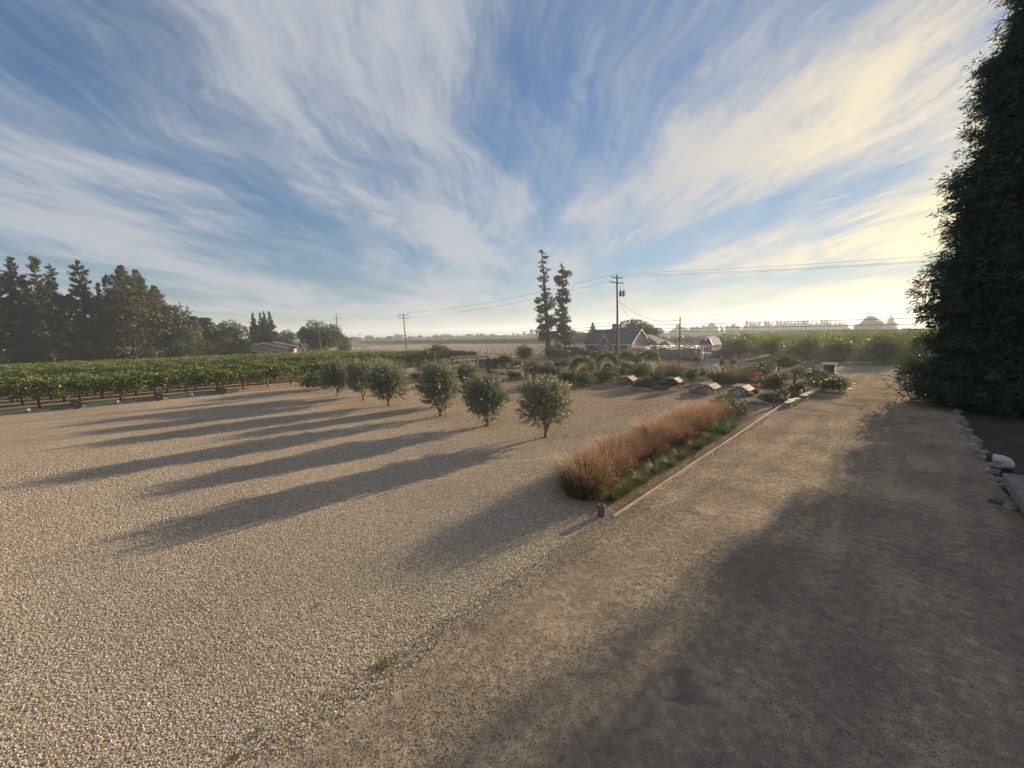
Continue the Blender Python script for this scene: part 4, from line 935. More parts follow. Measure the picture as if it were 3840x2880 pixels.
for i, (px, top) in enumerate([(2565, 1224), (2605, 1222), (2612, 1220), (2705, 1216)]): far_tree(px, top, 390, 'c', 'small pointed conifer among the round trees behind the shed', 'pointed trees behind the shed', 0.7, i)
rnd = random.Random(41)
for i in range(56):
    px = 1318 + i * 13.2 + rnd.uniform(-5, 5); hor = 1440 - 182 + (1920 - px) * 0.0205
    far_tree(px, hor - rnd.choice((3, 4, 5, 7, 9, 13)) , 560 + rnd.uniform(-40, 60), 'c' if rnd.random() < 0.25 else 'r', 'distant tree on the horizon beyond the tilled field', 'distant trees beyond the tilled field', rnd.uniform(0.7, 1.5), i)
for i, (px, top) in enumerate([(1316, 1263), (1326, 1262), (1339, 1266)]): far_tree(px, top - 4, 520, 'c', 'dark pointed tree just right of the dome-shaped tree', 'dark pointed trees by the dome tree', 0.9, i)
for i, (px, top) in enumerate([(1450, 1259), (1460, 1260), (1632, 1253), (1655, 1256), (1790, 1257), (1850, 1252)]): far_tree(px, top, 480, 'r', 'larger rounded tree on the horizon above the white tubes', 'larger rounded horizon trees', 1.0, i)

# ------------------------------------------------------------------ brick house across the road (local x = +a, y = +b)
HA, HB, HL, HD = 68.0, 35.7, 10.4, 6.6
EZ, RZ = 2.45, 4.95
hs = empty('brick_house', W(HA, HB), ROT45); tag(hs, 'brick house with a steep dark roof, swooping front gable and white trim', 'house')
m = MB(); m.prism([(0, 0), (HD, 0), (HD, EZ), (HD / 2, RZ - 0.12), (0, EZ)], HL, Matrix.Translation((0, HL / 2, 0))); m.build('wall', M['brick'], hs)
m = MB()
for s in (0, 1):
    x0, x1 = (-0.45, HD / 2) if s == 0 else (HD + 0.45, HD / 2)
    sl = (RZ - EZ) / (HD / 2); z0 = EZ - 0.45 * sl + 0.06; z1 = RZ + 0.06
    m.add([(x0, -0.35, z0), (x1, -0.35, z1), (x1, HL + 0.35, z1), (x0, HL + 0.35, z0), (x0, -0.35, z0 + .14), (x1, -0.35, z1 + .14), (x1, HL + .35, z1 + .14), (x0, HL + .35, z0 + .14)],
          [(0, 1, 2, 3), (4, 5, 6, 7), (0, 1, 5, 4), (1, 2, 6, 5), (2, 3, 7, 6), (3, 0, 4, 7)])
rf = m.build('roof', M['shingle'], hs)
m = MB(); m.box((HD / 2 - 0.2, 5.4, RZ + 0.45), (0.6, 0.8, 1.5)); m.box((HD / 2 - 0.2, 5.4, RZ + 1.22), (0.72, 0.92, 0.12)); m.build('chimney', M['brick'], rf)
m = MB(); m.box((-0.50, HL / 2, EZ - 0.30), (0.06, HL + 0.8, 0.16)); m.build('fascia', M['white'], hs)
m = MB(); ang = math.atan2(RZ - EZ, HD / 2); LL = math.hypot(HD / 2 + .45, (RZ - EZ) * (HD / 2 + .45) / (HD / 2))
for s in (-1, 1): m.box((HD / 2 + s * (HD / 4 + 0.225), -0.38, (RZ + EZ - 0.34) / 2 + 0.06), (LL, 0.05, 0.18), ry=ang * s)
m.build('bargeboard', M['white'], hs)
# projecting front gable with a swooping left eave
gy = 5.3; prof = [(-1.9, 1.7), (-1.35, 1.95), (-0.95, 2.4), (-0.5, 3.2), (0, 4.05), (0.5, 3.25), (1.05, 2.35)]
fr_m = Matrix.Translation((-0.75, gy, 0)) @ Matrix.Rotation(R(-90), 4, 'Z')
fr_m2 = Matrix.Translation((0.9, gy, 0)) @ Matrix(((0, 1, 0, 0), (-1, 0, 0, 0), (0, 0, 1, 0), (0, 0, 0, 1)))
def gp(u, z, x): return Vector((x, gy - u, z))
m = MB(); pr = [(-1.45, 0), (1.0, 0)] + prof[::-1][:-1]; n = len(pr)
m.add([gp(u, z, -0.75) for u, z in pr] + [gp(u, z, 2.0) for u, z in pr], [tuple(range(n)), tuple(range(n, 2 * n))] + [(i, (i + 1) % n, (i + 1) % n + n, i + n) for i in range(n)])
fg = m.build('front_gable', M['brick'], hs)
m = MB()
for (u0, z0), (u1, z1) in zip(prof, prof[1:]):
    m.add([gp(u0, z0, -1.0), gp(u1, z1, -1.0), gp(u1, z1, 2.4), gp(u0, z0, 2.4), gp(u0, z0 + .15, -1.0), gp(u1, z1 + .15, -1.0), gp(u1, z1 + .15, 2.4), gp(u0, z0 + .15, 2.4)], [(0, 1, 2, 3), (4, 5, 6, 7), (0, 1, 5, 4), (3, 2, 6, 7), (1, 2, 6, 5), (0, 3, 7, 4)])
m.build('gable_roof', M['shingle'], fg)
m = MB()
for (u0, z0), (u1, z1) in zip(prof, prof[1:]):
    m.add([gp(u0, z0 - .08, -1.05), gp(u1, z1 - .08, -1.05), gp(u1, z1 + .16, -1.05), gp(u0, z0 + .16, -1.05), gp(u0, z0 - .08, -1.004), gp(u1, z1 - .08, -1.004), gp(u1, z1 + .16, -1.004), gp(u0, z0 + .16, -1.004)], [(0, 1, 2, 3), (4, 5, 6, 7), (0, 1, 5, 4), (3, 2, 6, 7), (1, 2, 6, 5), (0, 3, 7, 4)])
m.build('gable_trim', M['white'], fg)
for y_, w_ in ((2.4, 2.6), (8.3, 2.2), (5.3, 0.8)):
    x_ = -0.03 if y_ != 5.3 else -0.78
    m = MB(); m.box((x_, y_, 1.35), (0.06, w_, 1.3)); wn_ = m.build('window', M['white'], hs)
    for k in range(2): m = MB(); m.box((x_ - .04, y_ + (k - .5) * w_ / 2, 1.35), (0.03, w_ / 2 - 0.12, 1.12)); m.build('pane', M['glass'], wn_)
m = MB(); m.box((HD / 2, -0.03, 1.4), (1.2, 0.06, 1.2)); wn_ = m.build('window', M['white'], hs); m = MB(); m.box((HD / 2, -0.07, 1.4), (1.0, 0.03, 1.0)); m.build('pane', M['glass'], wn_)
for y_ in (0.4, 3.6, 7.0, HL - 0.3): m = MB(); m.box((-0.42, y_, 1.08), (0.12, 0.12, 2.16)); m.build('porch_post', M['white'], hs)
m = MB(); m.box((HD + 3.0, 1.2, 1.15), (5.6, 6.0, 2.3)); m.build('rear_wing', M['brick'], hs)
m = MB(); m.add([(HD + 0.0, -2.1, 2.25), (HD + 6.1, -2.1, 2.25), (HD + 6.1, 4.5, 2.25), (HD + 0.0, 4.5, 2.25), (HD + 1.0, 1.2, 3.9), (HD + 4.2, 1.2, 3.9)], [(0, 1, 5, 4), (1, 2, 5), (2, 3, 4, 5), (3, 0, 4), (0, 3, 2, 1)]); m.build('wing_roof', M['shingle'], hs)
m = MB(); m.box((HD + 3.05, -2.12, 2.2), (6.2, 0.05, 0.16)); m.build('wing_fascia', M['white'], hs)

# barn-shaped shed
p = on_a(2622, 71.5); q_ = on_a(2674, 71.5); sa, sb0 = AB(p.x, p.y); _, sb1 = AB(q_.x, q_.y); SW = sb0 - sb1
sd = empty('barn_shed', W(71.5, sb1), ROT45); tag(sd, 'dark red shed with a barn-shaped roof and white trim', 'shed')
top = hgt(2640, 1265, W(71.5, (sb0 + sb1) / 2)); ez = 1.95; mz = ez + (top - ez) * 0.72
prof = [(0, 0), (SW, 0), (SW, ez), (SW * 0.80, mz), (SW / 2, top), (SW * 0.20, mz), (0, ez)]
def spt_(u, z, x): return Vector((x, u, z))
m = MB(); n = len(prof); m.add([spt_(u, z, 0) for u, z in prof] + [spt_(u, z, 4.5) for u, z in prof], [tuple(range(n)), tuple(range(n, 2 * n))] + [(i, (i + 1) % n, (i + 1) % n + n, i + n) for i in range(n)]); m.build('wall', M['barnred'], sd)
m = MB(); up = prof[2:]
ex = [(-0.12 + 0 * 1, ez - 0.1)] ; ro = [(SW + .12, ez - .1), (SW * .82, mz + .04), (SW / 2, top + .06), (SW * .18, mz + .04), (-.12, ez - .1)]
for (u0, z0), (u1, z1) in zip(ro, ro[1:]):
    m.add([spt_(u0, z0, -.15), spt_(u1, z1, -.15), spt_(u1, z1, 4.65), spt_(u0, z0, 4.65), spt_(u0, z0 + .09, -.15), spt_(u1, z1 + .09, -.15), spt_(u1, z1 + .09, 4.65), spt_(u0, z0 + .09, 4.65)], [(0, 1, 2, 3), (4, 5, 6, 7), (0, 1, 5, 4), (3, 2, 6, 7), (1, 2, 6, 5), (0, 3, 7, 4)])
m.build('roof', M['shingle'], sd)
m = MB()
for (u0, z0), (u1, z1) in zip(ro, ro[1:]):
    m.add([spt_(u0, z0 - .05, -.2), spt_(u1, z1 - .05, -.2), spt_(u1, z1 + .1, -.2), spt_(u0, z0 + .1, -.2), spt_(u0, z0 - .05, -.155), spt_(u1, z1 - .05, -.155), spt_(u1, z1 + .1, -.155), spt_(u0, z0 + .1, -.155)], [(0, 1, 2, 3), (4, 5, 6, 7), (0, 1, 5, 4), (3, 2, 6, 7), (1, 2, 6, 5), (0, 3, 7, 4)])
m.box((-0.04, SW / 2, ez - 0.03), (0.06, SW, 0.13))
for y_ in (0.06, SW - 0.06): m.box((-0.04, y_, ez / 2 - .06), (0.06, 0.12, ez - .15))
m.build('trim', M['white'], sd)
dr = empty('door', (-0.05, SW / 2, 0)); dr.parent = sd
m = MB(); m.box((0, 0, 0.85), (0.05, SW * 0.56, 1.7)); m.build('door_panel', M['barnred'], dr)
m = MB()
for y_ in (-SW * .29, 0, SW * .29): m.box((-0.045, y_, 0.86), (0.04, 0.12, 1.72))
m.box((-0.047, 0, 1.68), (0.04, SW * .6, 0.12)); m.build('door_frame', M['white'], dr)
m = MB(); m.lathe([(0.22, 0), (0.22, 0.05)], 14); o = m.build('gable_vent', M['white'], sd, (-0.02, SW / 2, top - 0.35)); o.rotation_euler = (0, R(-90), 0)

# small open pavilion behind the trucks
pv = empty('garden_pavilion', on_a(2497, 74), ROT45); tag(pv, 'small open pavilion with a pointed roof between the house and the pole', 'pavilion')
for x in (-1, 1):
    for y in (-1, 1): m = MB(); m.box((x, y, 0.95), (0.12, 0.12, 1.9)); m.build('post', M['white'], pv)
m = MB(); m.add([(-1.4, -1.4, 1.9), (1.4, -1.4, 1.9), (1.4, 1.4, 1.9), (-1.4, 1.4, 1.9), (0, 0, 2.75)], [(0, 1, 4), (1, 2, 4), (2, 3, 4), (3, 0, 4), (3, 2, 1, 0)]); m.build('roof', M['shingle2'], pv)
# small outbuilding behind the redwoods
ob = empty('outbuilding', on_a(2158, 130), ROT45); tag(ob, 'small pale outbuilding with a metal roof seen past the redwoods', 'outbuilding')
m = MB(); m.box((3, 0, 1.7), (6, 5, 3.4)); m.build('wall', M['stucco'], ob)
m = MB(); m.add([(-.5, -3, 3.3), (6.5, -3, 3.3), (6.5, 3, 3.3), (-.5, 3, 3.3), (3, -3, 4.6), (3, 3, 4.6)], [(0, 4, 5, 3), (1, 2, 5, 4), (0, 1, 4), (2, 3, 5), (0, 3, 2, 1)]); m.build('roof', M['galv'], ob)

# trees round the house
broad(2392, 1190, on_a(2392, 86), 1.25, 'round leafy tree rising behind the house roof', 'broad', i=0)
broad(2440, 1215, on_a(2440, 84), 0.7, 'lower tree at the right end of the house', 'broad', i=1)
broad(2250, 1228, on_a(2250, 100), 0.7, 'low tree behind the left end of the house roof', 'broad', i=2)
broad(2310, 1215, on_a(2318, 92), 0.55, 'thin sparse tree behind the chimney', 'bushs', i=1)
stand(2223, 1209, 0, sp, spt, 14.0, ('conifer', 'bark'), 'pointed dark tree left of the chimney', 'pointed_conifer', 1.3, None, 0, 0, pos=on_a(2223, 110))
broad(2150, 1232, on_a(2150, 112), 0.7, 'dark tree beside the second redwood', 'broad', i=0)
broad(2180, 1243, on_a(2180, 125), 0.7, 'low tree above the pale outbuilding', 'broad', i=1)
broad(2205, 1240, on_a(2205, 118), 0.7, 'low tree right of the outbuilding', 'broad', i=2)

# ------------------------------------------------------------------ fence, gate and clutter along the far side of the road
fa = 62.0
p0, p1 = on_a(2335, fa), on_a(2592, fa); fb0, fb1 = AB(p0.x, p0.y)[1], AB(p1.x, p1.y)[1]
fn = empty('board_fence', W(fa, fb1), ROT45); tag(fn, 'weathered grey board fence in front of the white trucks', 'fence')
L_ = fb0 - fb1; nb_ = int(L_ / 2.2); rnd = random.Random(9)
for k in range(nb_):
    m = MB(); y0 = k * L_ / nb_; w_ = L_ / nb_; nn = 14
    for j in range(nn): m.box((rnd.uniform(-.012, .012), y0 + (j + .5) * w_ / nn, 0.78 + rnd.uniform(-.02, .02)), (0.02, w_ / nn - 0.014, 1.5))
    for z_ in (0.35, 1.2): m.box((0.045, y0 + w_ / 2, z_), (0.06, w_, 0.09))
    m.build('panel', M['fencewood'], fn)
for k in range(nb_ + 1): m = MB(); m.box((0.10, k * L_ / nb_, 0.8), (0.1, 0.1, 1.66)); m.build('post', M['fencewood'], fn)
def at_a(px, a_): return on_a(px, a_, 1330)
g0, g1 = at_a(2592, 62.2), at_a(2626, 62.2); gt = empty('red_gate', (g0 + g1) / 2, ROT45); gw = (g0 - g1).length; tag(gt, 'dark red plank gate with a pale notice on it', 'gate')
for k in range(6): m = MB(); m.box((0, (k - 2.5) * gw / 6, 0.85), (0.05, gw / 6 - .02, 1.7)); m.build('plank', M['barnred'], gt)
m = MB(); m.box((-0.05, 0, 1.2), (0.02, 0.42, 0.42)); m.build('notice', M['tarp'], gt)
m = MB(); m.box((0, 0, 0.98), (0.28, 0.28, 1.96)); m.box((0, 0, 2.0), (0.36, 0.36, 0.08)); tag(m.build('gate_post', M['tanwood'], loc=at_a(2632, 62.0), rz=ROT45), 'tall tan gate post at the end of the red gate', 'post')
m = MB(); m.box((0, 0, 0.95), (0.14, 0.14, 1.9)); tag(m.build('gate_post', M['darkwood'], loc=at_a(2643, 61.6), rz=ROT45), 'dark wooden post next to the tan gate post', 'post')
ub = empty('letterbox', at_a(2655, 61.2), ROT45); tag(ub, 'grey roadside letterbox stand with a white lid beside the gate posts', 'letterbox')
m = MB(); m.box((0, 0, 0.75), (0.5, 0.75, 0.55)); m.build('box_body', M['galv'], ub)
m = MB(); m.prism([(-.3, 1.03), (.3, 1.03), (.22, 1.18), (0, 1.25), (-.22, 1.18)], 0.85); m.build('lid', M['white'], ub)
for y_ in (-.25, .25): m = MB(); m.box((0, y_, 0.24), (0.09, 0.09, 0.48)); m.build('leg', M['greywood'], ub)
for k, px in enumerate((2662, 2676, 2690)):
    m = MB(); m.lathe([(0.42, 0), (0.46, 0.3), (0.46, 1.0), (0.42, 1.25), (0.36, 1.25), (0.36, 1.1)], 14)
    tag(m.build('concrete_pipe', M['concrete'], loc=at_a(px, 66.5 + k * .4), smooth=False), ['upright concrete pipe nearest the letterbox', 'middle upright concrete pipe of three', 'upright concrete pipe nearest the orchard'][k], 'pipe', 'upright concrete pipes by the gate')

# vehicles behind the fence (local x forward)
def wheel(parent, x, y, r=0.36, w_=0.24):
    wh = empty('wheel', (x, y, r)); wh.parent = parent
    m = MB(); m.lathe([(r * .62, -w_ / 2), (r * .92, -w_ / 2), (r, -w_ / 3), (r, w_ / 3), (r * .92, w_ / 2), (r * .62, w_ / 2)], 18); o = m.build('tyre', M['rubber'], wh); o.rotation_euler = (R(90), 0, 0)
    m = MB(); m.lathe([(r * .63, -w_ * .35), (r * .63, w_ * .35), (r * .2, w_ * .42)], 14); o = m.build('rim', M['galv'], wh); o.rotation_euler = (R(90), 0, 0)
def pickup(loc, rz, lab):
    t = empty('pickup_truck', loc, rz); tag(t, lab, 'truck', 'white work trucks behind the fence')
    m = MB(); m.prism([(-2.7, 0.5), (2.55, 0.5), (2.65, 0.8), (2.6, 1.02), (1.2, 1.12), (-0.75, 1.12), (-0.75, 1.18), (-2.7, 1.18)], 1.86); m.build('body', M['white'], t)
    m = MB(); m.prism([(1.25, 1.1), (0.65, 1.78), (-0.6, 1.84), (-0.72, 1.1)], 1.62); m.build('cab', M['white'], t)
    m = MB(); m.add([(1.24, -.70, 1.16), (1.24, .70, 1.16), (0.70, .66, 1.74), (0.70, -.66, 1.74)], [(0, 1, 2, 3)]); 
    ws = m.build('windscreen', M['glass'], t); ws.location = (0.025, 0, 0.01)
    for s in (-1, 1):
        m = MB(); m.box((0.35, s * .82, 1.45), (0.62, 0.02, 0.46)); m.box((-0.33, s * .82, 1.46), (0.50, 0.02, 0.46)); m.build('side_window', M['glass'], t)
        m = MB(); m.box((2.58, s * .68, 0.92), (0.10, 0.34, 0.16)); m.build('headlight', M['tarp'], t)
        m = MB(); m.box((-2.7, s * .84, 0.95), (0.06, 0.14, 0.3)); m.build('tail_light', M['barnred'], t)
        for x in (-1.75, 1.7): wheel(t, x, s * 0.86)
    m = MB()
    for s in (-1, 1):
        m.tube([(-2.5, s * .85, 2.02), (1.4, s * .85, 2.02)], 0.035, 6)
        for x in (-2.4, -0.8): m.tube([(x, s * .88, 1.15), (x, s * .85, 2.02)], 0.03, 6)
        m.tube([(1.4, s * .85, 2.02), (1.75, s * .80, 1.10)], 0.03, 6)
    for x in (-2.4, -1.2, 0, 1.2): m.tube([(x, -.85, 2.02), (x, .85, 2.02)], 0.028, 6)
    m.build('ladder_rack', M['white'], t)
    m = MB(); m.box((2.66, 0, 0.58), (0.12, 1.8, 0.2)); m.build('bumper', M['galv'], t)
    return t
pickup(at_a(2490, 65.2), ROT45 + R(-90), 'white pickup with a pipe rack behind the fence, nearer the house')
pickup(at_a(2580, 65.0), ROT45 + R(-88), 'white pickup with loaded rack behind the fence, nearer the red gate')
tl = empty('box_trailer', at_a(2400, 65.5), ROT45 + R(90)); tag(tl, 'low white box trailer beside the brick gable', 'trailer')
m = MB(); m.box((0, 0, 1.15), (3.0, 1.7, 1.3)); m.build('body', M['tarp'], tl)
m = MB(); m.box((0, 0, 1.83), (3.1, 1.8, 0.06)); m.build('lid', M['white'], tl)
for s in (-1, 1): wheel(tl, -.2, s * .95, 0.33, .2)
m = MB(); m.tube([(1.5, 0, .55), (2.4, 0, .5)], 0.05, 6); m.build('drawbar', M['galv'], tl)
suv = empty('dark_suv', at_a(2166, 63.4), ROT45 + R(-80)); tag(suv, 'dark SUV parked in front of the house, light on its windscreen edge', 'car')
m = MB(); m.prism([(-2.3, 0.45), (2.3, 0.45), (2.4, 0.75), (2.25, 1.0), (1.15, 1.12), (-2.3, 1.12), (-2.38, .8)], 1.9); m.build('body', M['darkpaint'], suv)
m = MB(); m.prism([(1.2, 1.1), (0.45, 1.78), (-1.9, 1.80), (-2.28, 1.1)], 1.62); m.build('cabin', M['darkpaint'], suv)
m = MB(); m.add([(1.2, -.72, 1.14), (1.2, .72, 1.14), (0.50, .68, 1.74), (0.50, -.68, 1.74)], [(0, 1, 2, 3)]); o = m.build('windscreen', M['glass'], suv); o.location = (.03, 0, .01)
for s in (-1, 1):
    m = MB(); m.box((0.15, s * .82, 1.45), (.75, .02, .42)); m.box((-.75, s * .82, 1.46), (.85, .02, .42)); m.box((-1.6, s * .82, 1.46), (.6, .02, .40)); m.build('side_window', M['glass'], suv)
    m = MB(); m.box((2.3, s * .7, .86), (.12, .36, .16)); m.build('headlight', M['tarp'], suv)
    m = MB(); m.box((-2.33, s * .78, 1.0), (.06, .18, .34)); m.build('tail_light', M['barnred'], suv)
    m = MB(); m.box((0.75, s * 1.02, 1.2), (.12, .2, .14)); m.build('mirror', M['darkpaint'], suv)
    m = MB(); m.tube([(-1.7, s * .7, 1.86), (.3, s * .7, 1.86)], .025, 6); m.build('roof_rail', M['galv'], suv)
    for x in (-1.45, 1.45): wheel(suv, x, s * .86, .38)
# lamp with three globes, name boards
lp = empty('globe_lamp', at_a(2108, 61.2), ROT45 + R(-50)); tag(lp, 'post lamp with three pale glass globes by the redwoods', 'lamp')
m = MB(); m.tube([(0, 0, 0), (0, 0, 1.9)], [.06, .045], 8); m.tube([(-.42, 0, 1.82), (-.42, 0, 1.72), (0, 0, 1.6), (.42, 0, 1.72), (.42, 0, 1.82)], .025, 6); m.build('post', M['black'], lp)
for x, z_ in ((-.42, 2.0), (.42, 2.0), (0, 2.28)):
    m = MB(); m.lathe([(0.03, -.2), (.13, -.17), (.21, -.05), (.215, .05), (.16, .16), (.06, .21)], 14); m.build('globe', M['globe'], lp, (x, 0, z_), smooth=True)
for k, (px, a_, lab) in enumerate(((2134, 60.9, 'small white hanging sign left of the dark SUV'), (2240, 60.9, 'small white sign in the shrubs before the front gable'))):
    t = empty('hanging_sign', at_a(px, a_), ROT45 + R(-25)); tag(t, lab, 'sign', 'white signs in front of the house')
    m = MB(); m.box((0, 0, .6), (.08, .08, 1.2)); m.build('post', M['white'], t)
    m = MB(); m.prism([(-.5, 1.22), (.5, 1.22), (.5, 1.06), (.2, .96), (-.2, .96), (-.5, 1.06)], .05, Matrix.Translation((0, -.07, 0))); m.build('board', M['white'], t)

# ------------------------------------------------------------------ utility poles and cables
poles = {}
def pole(key, base, h_, lean, r0, lab, arms=(), armaz=ROT45, mat='polewood', extra=None, name='utility_pole'):
    t = empty(name, base); tag(t, lab, 'pole'); top = Vector((lean * h_, 0, h_))
    m = MB(); m.tube([(0, 0, -.1), top * 0.5, top], [r0, r0 * .85, r0 * .65], 10); m.build('shaft', M[mat], t)
    ax = Vector((math.cos(armaz), math.sin(armaz), 0)); pts = []
    for z_, L_ in arms:
        c = Vector((lean * z_, 0, z_)); m = MB(); m.box(c, (L_, 0.10, 0.12), rz=armaz); arm = m.build('crossarm', M[mat], t)
        for s in (-1, 1):
            m = MB(); q = c + ax * s * L_ * .46; m.lathe([(.03, .06), (.055, .10), (.03, .14), (.055, .18), (.03, .22)], 8, q); m.build('insulator', M['insul'], arm); pts.append(Vector(base) + q + Vector((0, 0, .22)))
    m = MB(); m.lathe([(.03, 0), (.055, .05), (.03, .10), (.05, .16), (.02, .25)], 8, top); m.build('pin_insulator', M['insul'], t)
    poles[key] = (Vector(base), top, pts, lean); return t
P0 = on_a(2318, 50.6); h0 = hgt(2302, 1032, P0)
t = pole('p0', P0, h0, -0.022, 0.17, 'main wooden utility pole with two crossarms and twin transformers', [(h0 - .35, 2.4), (h0 - 1.05, 2.7)], R(35))
for k, x in enumerate((0.26, 0.72)):
    m = MB(); m.lathe([(.17, 0), (.20, .04), (.20, .72), (.14, .80), (.05, .84)], 12, (x - .05, -.18, h0 - 3.0)); tf = m.build('transformer', M['rust'], t)
    m = MB(); m.tube([(x - .05, -.18, h0 - 2.2), (x - .05, -.18, h0 - 1.6)], .03, 6); m.build('bushing', M['insul'], tf)
m = MB(); m.tube([(.20, -.16, 0), (.12, -.16, h0 * .42)], .035, 6); m.build('conduit', M['galv'], t)
m = MB(); m.box((-.1, 0, 5.5), (1.1, .1, .1), rz=R(40)); m.build('cable_bracket', M['polewood'], t)
P1 = on_a(1521, 50.6); h1 = hgt(1513, 1178, P1); t = pole('p1', P1, h1, -0.03, 0.15, 'wooden utility pole with two crossarms standing beyond the vines', [(h1 - .25, 2.6), (h1 - 1.0, 2.9)], R(0))
m = MB(); m.box((-.2, 0, 4.9), (.9, .1, .1)); m.build('cable_bracket', M['polewood'], t)
P2 = on_a(1270, 50.6); h2 = hgt(1262, 1177, P2); t = pole('p2', P2, h2, -0.03, 0.17, 'utility pole with one crossarm rising behind the dome-shaped tree', [(h2 - 1.45, 3.0)], R(0))
m = MB(); m.lathe([(.2, 0), (.22, .9), (.1, 1.0)], 10, (-.3, 0, h2 - 3.6)); m.build('transformer', M['rust'], t)
P3 = on_a(2548, 49.6, 1370); pole('p3', P3, hgt(2543, 1193, P3), -0.02, 0.10, 'short plain pole near the red gate, no crossarm')
PV = on_b(1199, 94); hv_ = hgt(1194, 1207, PV); pole('pv', PV, hv_, -0.025, 0.11, 'pale weathered pole in the vineyard in front of the dome-shaped tree', [(hv_ - 1.7, 1.4)], R(10), 'greywood')
PF = CAMP.copy(); v = ray(1348, 1260); PF = Vector((v.x / v.y * 240, 240, 0)); pole('pf', PF, hgt(1347, 1249, PF), 0, .12, 'small distant utility pole over the white tubes', [(hgt(1347, 1249, PF) - .3, 2.0)], 0)
PG = Vector((ray(1800, 1250).x / ray(1800, 1250).y * 300, 300, 0)); pole('pg', PG, hgt(1800, 1247, PG), 0, .12, 'very distant thin utility pole on the horizon', [(hgt(1800, 1247, PG) - .3, 2.0)], 0)
PT = on_b(1062, 108); pole('pt', PT, hgt(1059, 1248, PT), -.04, .08, 'thin pale post standing among the tawny trees', (), 0, 'greywood')
def cable(p, q, sag, r, lab, n=24):
    m = MB(); p, q = Vector(p), Vector(q)
    m.tube([p.lerp(q, k / n) - Vector((0, 0, sag * 4 * (k / n) * (1 - k / n))) for k in range(n + 1)], r, 5)
    tag(m.build('overhead_cable', M['wire']), lab, 'cable', 'overhead cables')
PR = W(50.6, -36)                                       # next pole of the line, out of the picture
b0, t0, a0, _ = poles['p0']; b1, t1, a1, _ = poles['p1']; b2, t2, a2, _ = poles['p2']
cable(b0 + t0 + Vector((0, 0, .25)), PR + Vector((0, 0, h0 - 2.7)), 0.9, .011, 'topmost power line running from the main pole to the big dark tree')
cable(a0[0], PR + Vector((-.8, -.8, h0 - 3.4)), 0.9, .011, 'middle power line of three going right from the main pole')
cable(a0[1], PR + Vector((.8, .8, h0 - 3.1)), 0.9, .011, 'lowest power line of three going right from the main pole')
cable(b0 + t0 + Vector((0, 0, .25)), b1 + t1 + Vector((0, 0, .25)), 1.0, .016, 'upper power line from the main pole past the redwoods')
cable(a0[2], a1[2], 1.1, .016, 'lower power line from the main pole past the redwoods')
cable(b1 + t1 + Vector((0, 0, .25)), b2 + t2 + Vector((0, 0, .25)), .8, .016, 'upper power line between the two crossarm poles beyond the vines')
cable(a1[1], a2[1], .8, .016, 'lower power line between the two crossarm poles beyond the vines')
for z0, zr, zl, lab in ((5.95, 5.9, 5.6, 'thin topmost'), (5.45, 5.5, 5.05, 'upper thick'), (4.95, 4.9, 4.75, 'lower thick'), (4.60, 4.25, 4.5, 'lowest thick')):
    r_ = .014 if 'thin' in lab else .026
    cable(b0 + Vector((-.1, 0, z0)), PR + Vector((0, 0, zr)), .35, r_, lab + ' telephone cable crossing low in front of the orchard')
    cable(b0 + Vector((-.1, 0, z0)), b1 + Vector((0, 0, zl)), .45, r_, lab + ' telephone cable crossing low before the redwoods')
    cable(b1 + Vector((0, 0, zl)), b2 + Vector((0, 0, zl)), .45, r_, lab + ' telephone cable over the white tubes to the dome tree')
zz = hgt(2309, 1128, P0); ap = Vector(W(HA, HB)) + Vector((S2 * HD / 2, S2 * HD / 2, RZ))
cable(b0 + Vector((0, -.1, zz)), P3 + Vector((0, 0, poles['p3'][1].z - .2)), 1.2, .016, 'service cable dropping from the main pole to the short pole')
cable(b0 + Vector((0, -.1, zz)), ap, .5, .016, 'service cable dropping from the main pole to the house gable')
cable(ap, at_a(2430, 66) + Vector((0, 0, 3.6)), .25, .014, 'slack cable from the house gable to a thin mast')
m = MB(); m.tube([(0, 0, 0), (0, 0, 3.7)], .05, 6); tag(m.build('service_mast', M['darkwood'], loc=at_a(2430, 66)), 'thin mast in front of the brick gable end', 'mast')

# ------------------------------------------------------------------ garden shrubs
bl_ = [lobes_mesh('foliage', rand_lobes(301 + k, 14, (0.34, 0.34, 0.28), (0, 0, 0.44), 0.22, 1.0), 2400, 0.08, 0.036, 305 + k, 0.4, 0.45, 0.22) for k in range(4)]
tall_ = [blades_mesh('foliage', 311 + k, 800, 0.45, 1.05, 0.45, 0.022, 4, 0.6, 0.85) for k in range(2)]
sapt = []
for k in range(2):
    m = MB(); rnd = random.Random(320 + k); m.tube([(0, 0, -.03), (.02, 0, .3), (0, .01, .62)], [.028, .022, .012], 6)
    for q in range(5):
        an = q * 1.3; m.tube([(0, 0, .3 + .05 * q), (math.cos(an) * .2, math.sin(an) * .2, .5 + .06 * q)], [.012, .005], 5)
    sapt.append(m.mesh('stem', True))
def bush(px, base, wpx, top, mat, lab, name='garden_bush', kind='b', i=0, pos=None, group='shrubs of the garden'):
    p = pos if pos is not None else G(px, base); dpt = (p - CAMP).dot(_f); wm = wpx / 1443.0 * dpt; h_ = max(0.25, hgt(px, top, p))
    t = empty(name, p, i * 1.37); t.scale = (wm * 1.22, wm * 1.22, h_ * (1.0 if kind != 't' else 0.85)); tag(t, lab, 'bush' if kind != 's' else 'sapling', group)
    if kind == 't': mobj('foliage', tall_[i % 2], M[mat], t)
    elif kind == 's':
        f = mobj('foliage', bl_[i % 4], M[mat], t); f.location = (0, 0, .22); f.scale = (1, 1, .80)
        mobj('stem', sapt[i % 2], M['bark'], t)
    else: mobj('foliage', bl_[i % 4], M[mat], t)
    return t
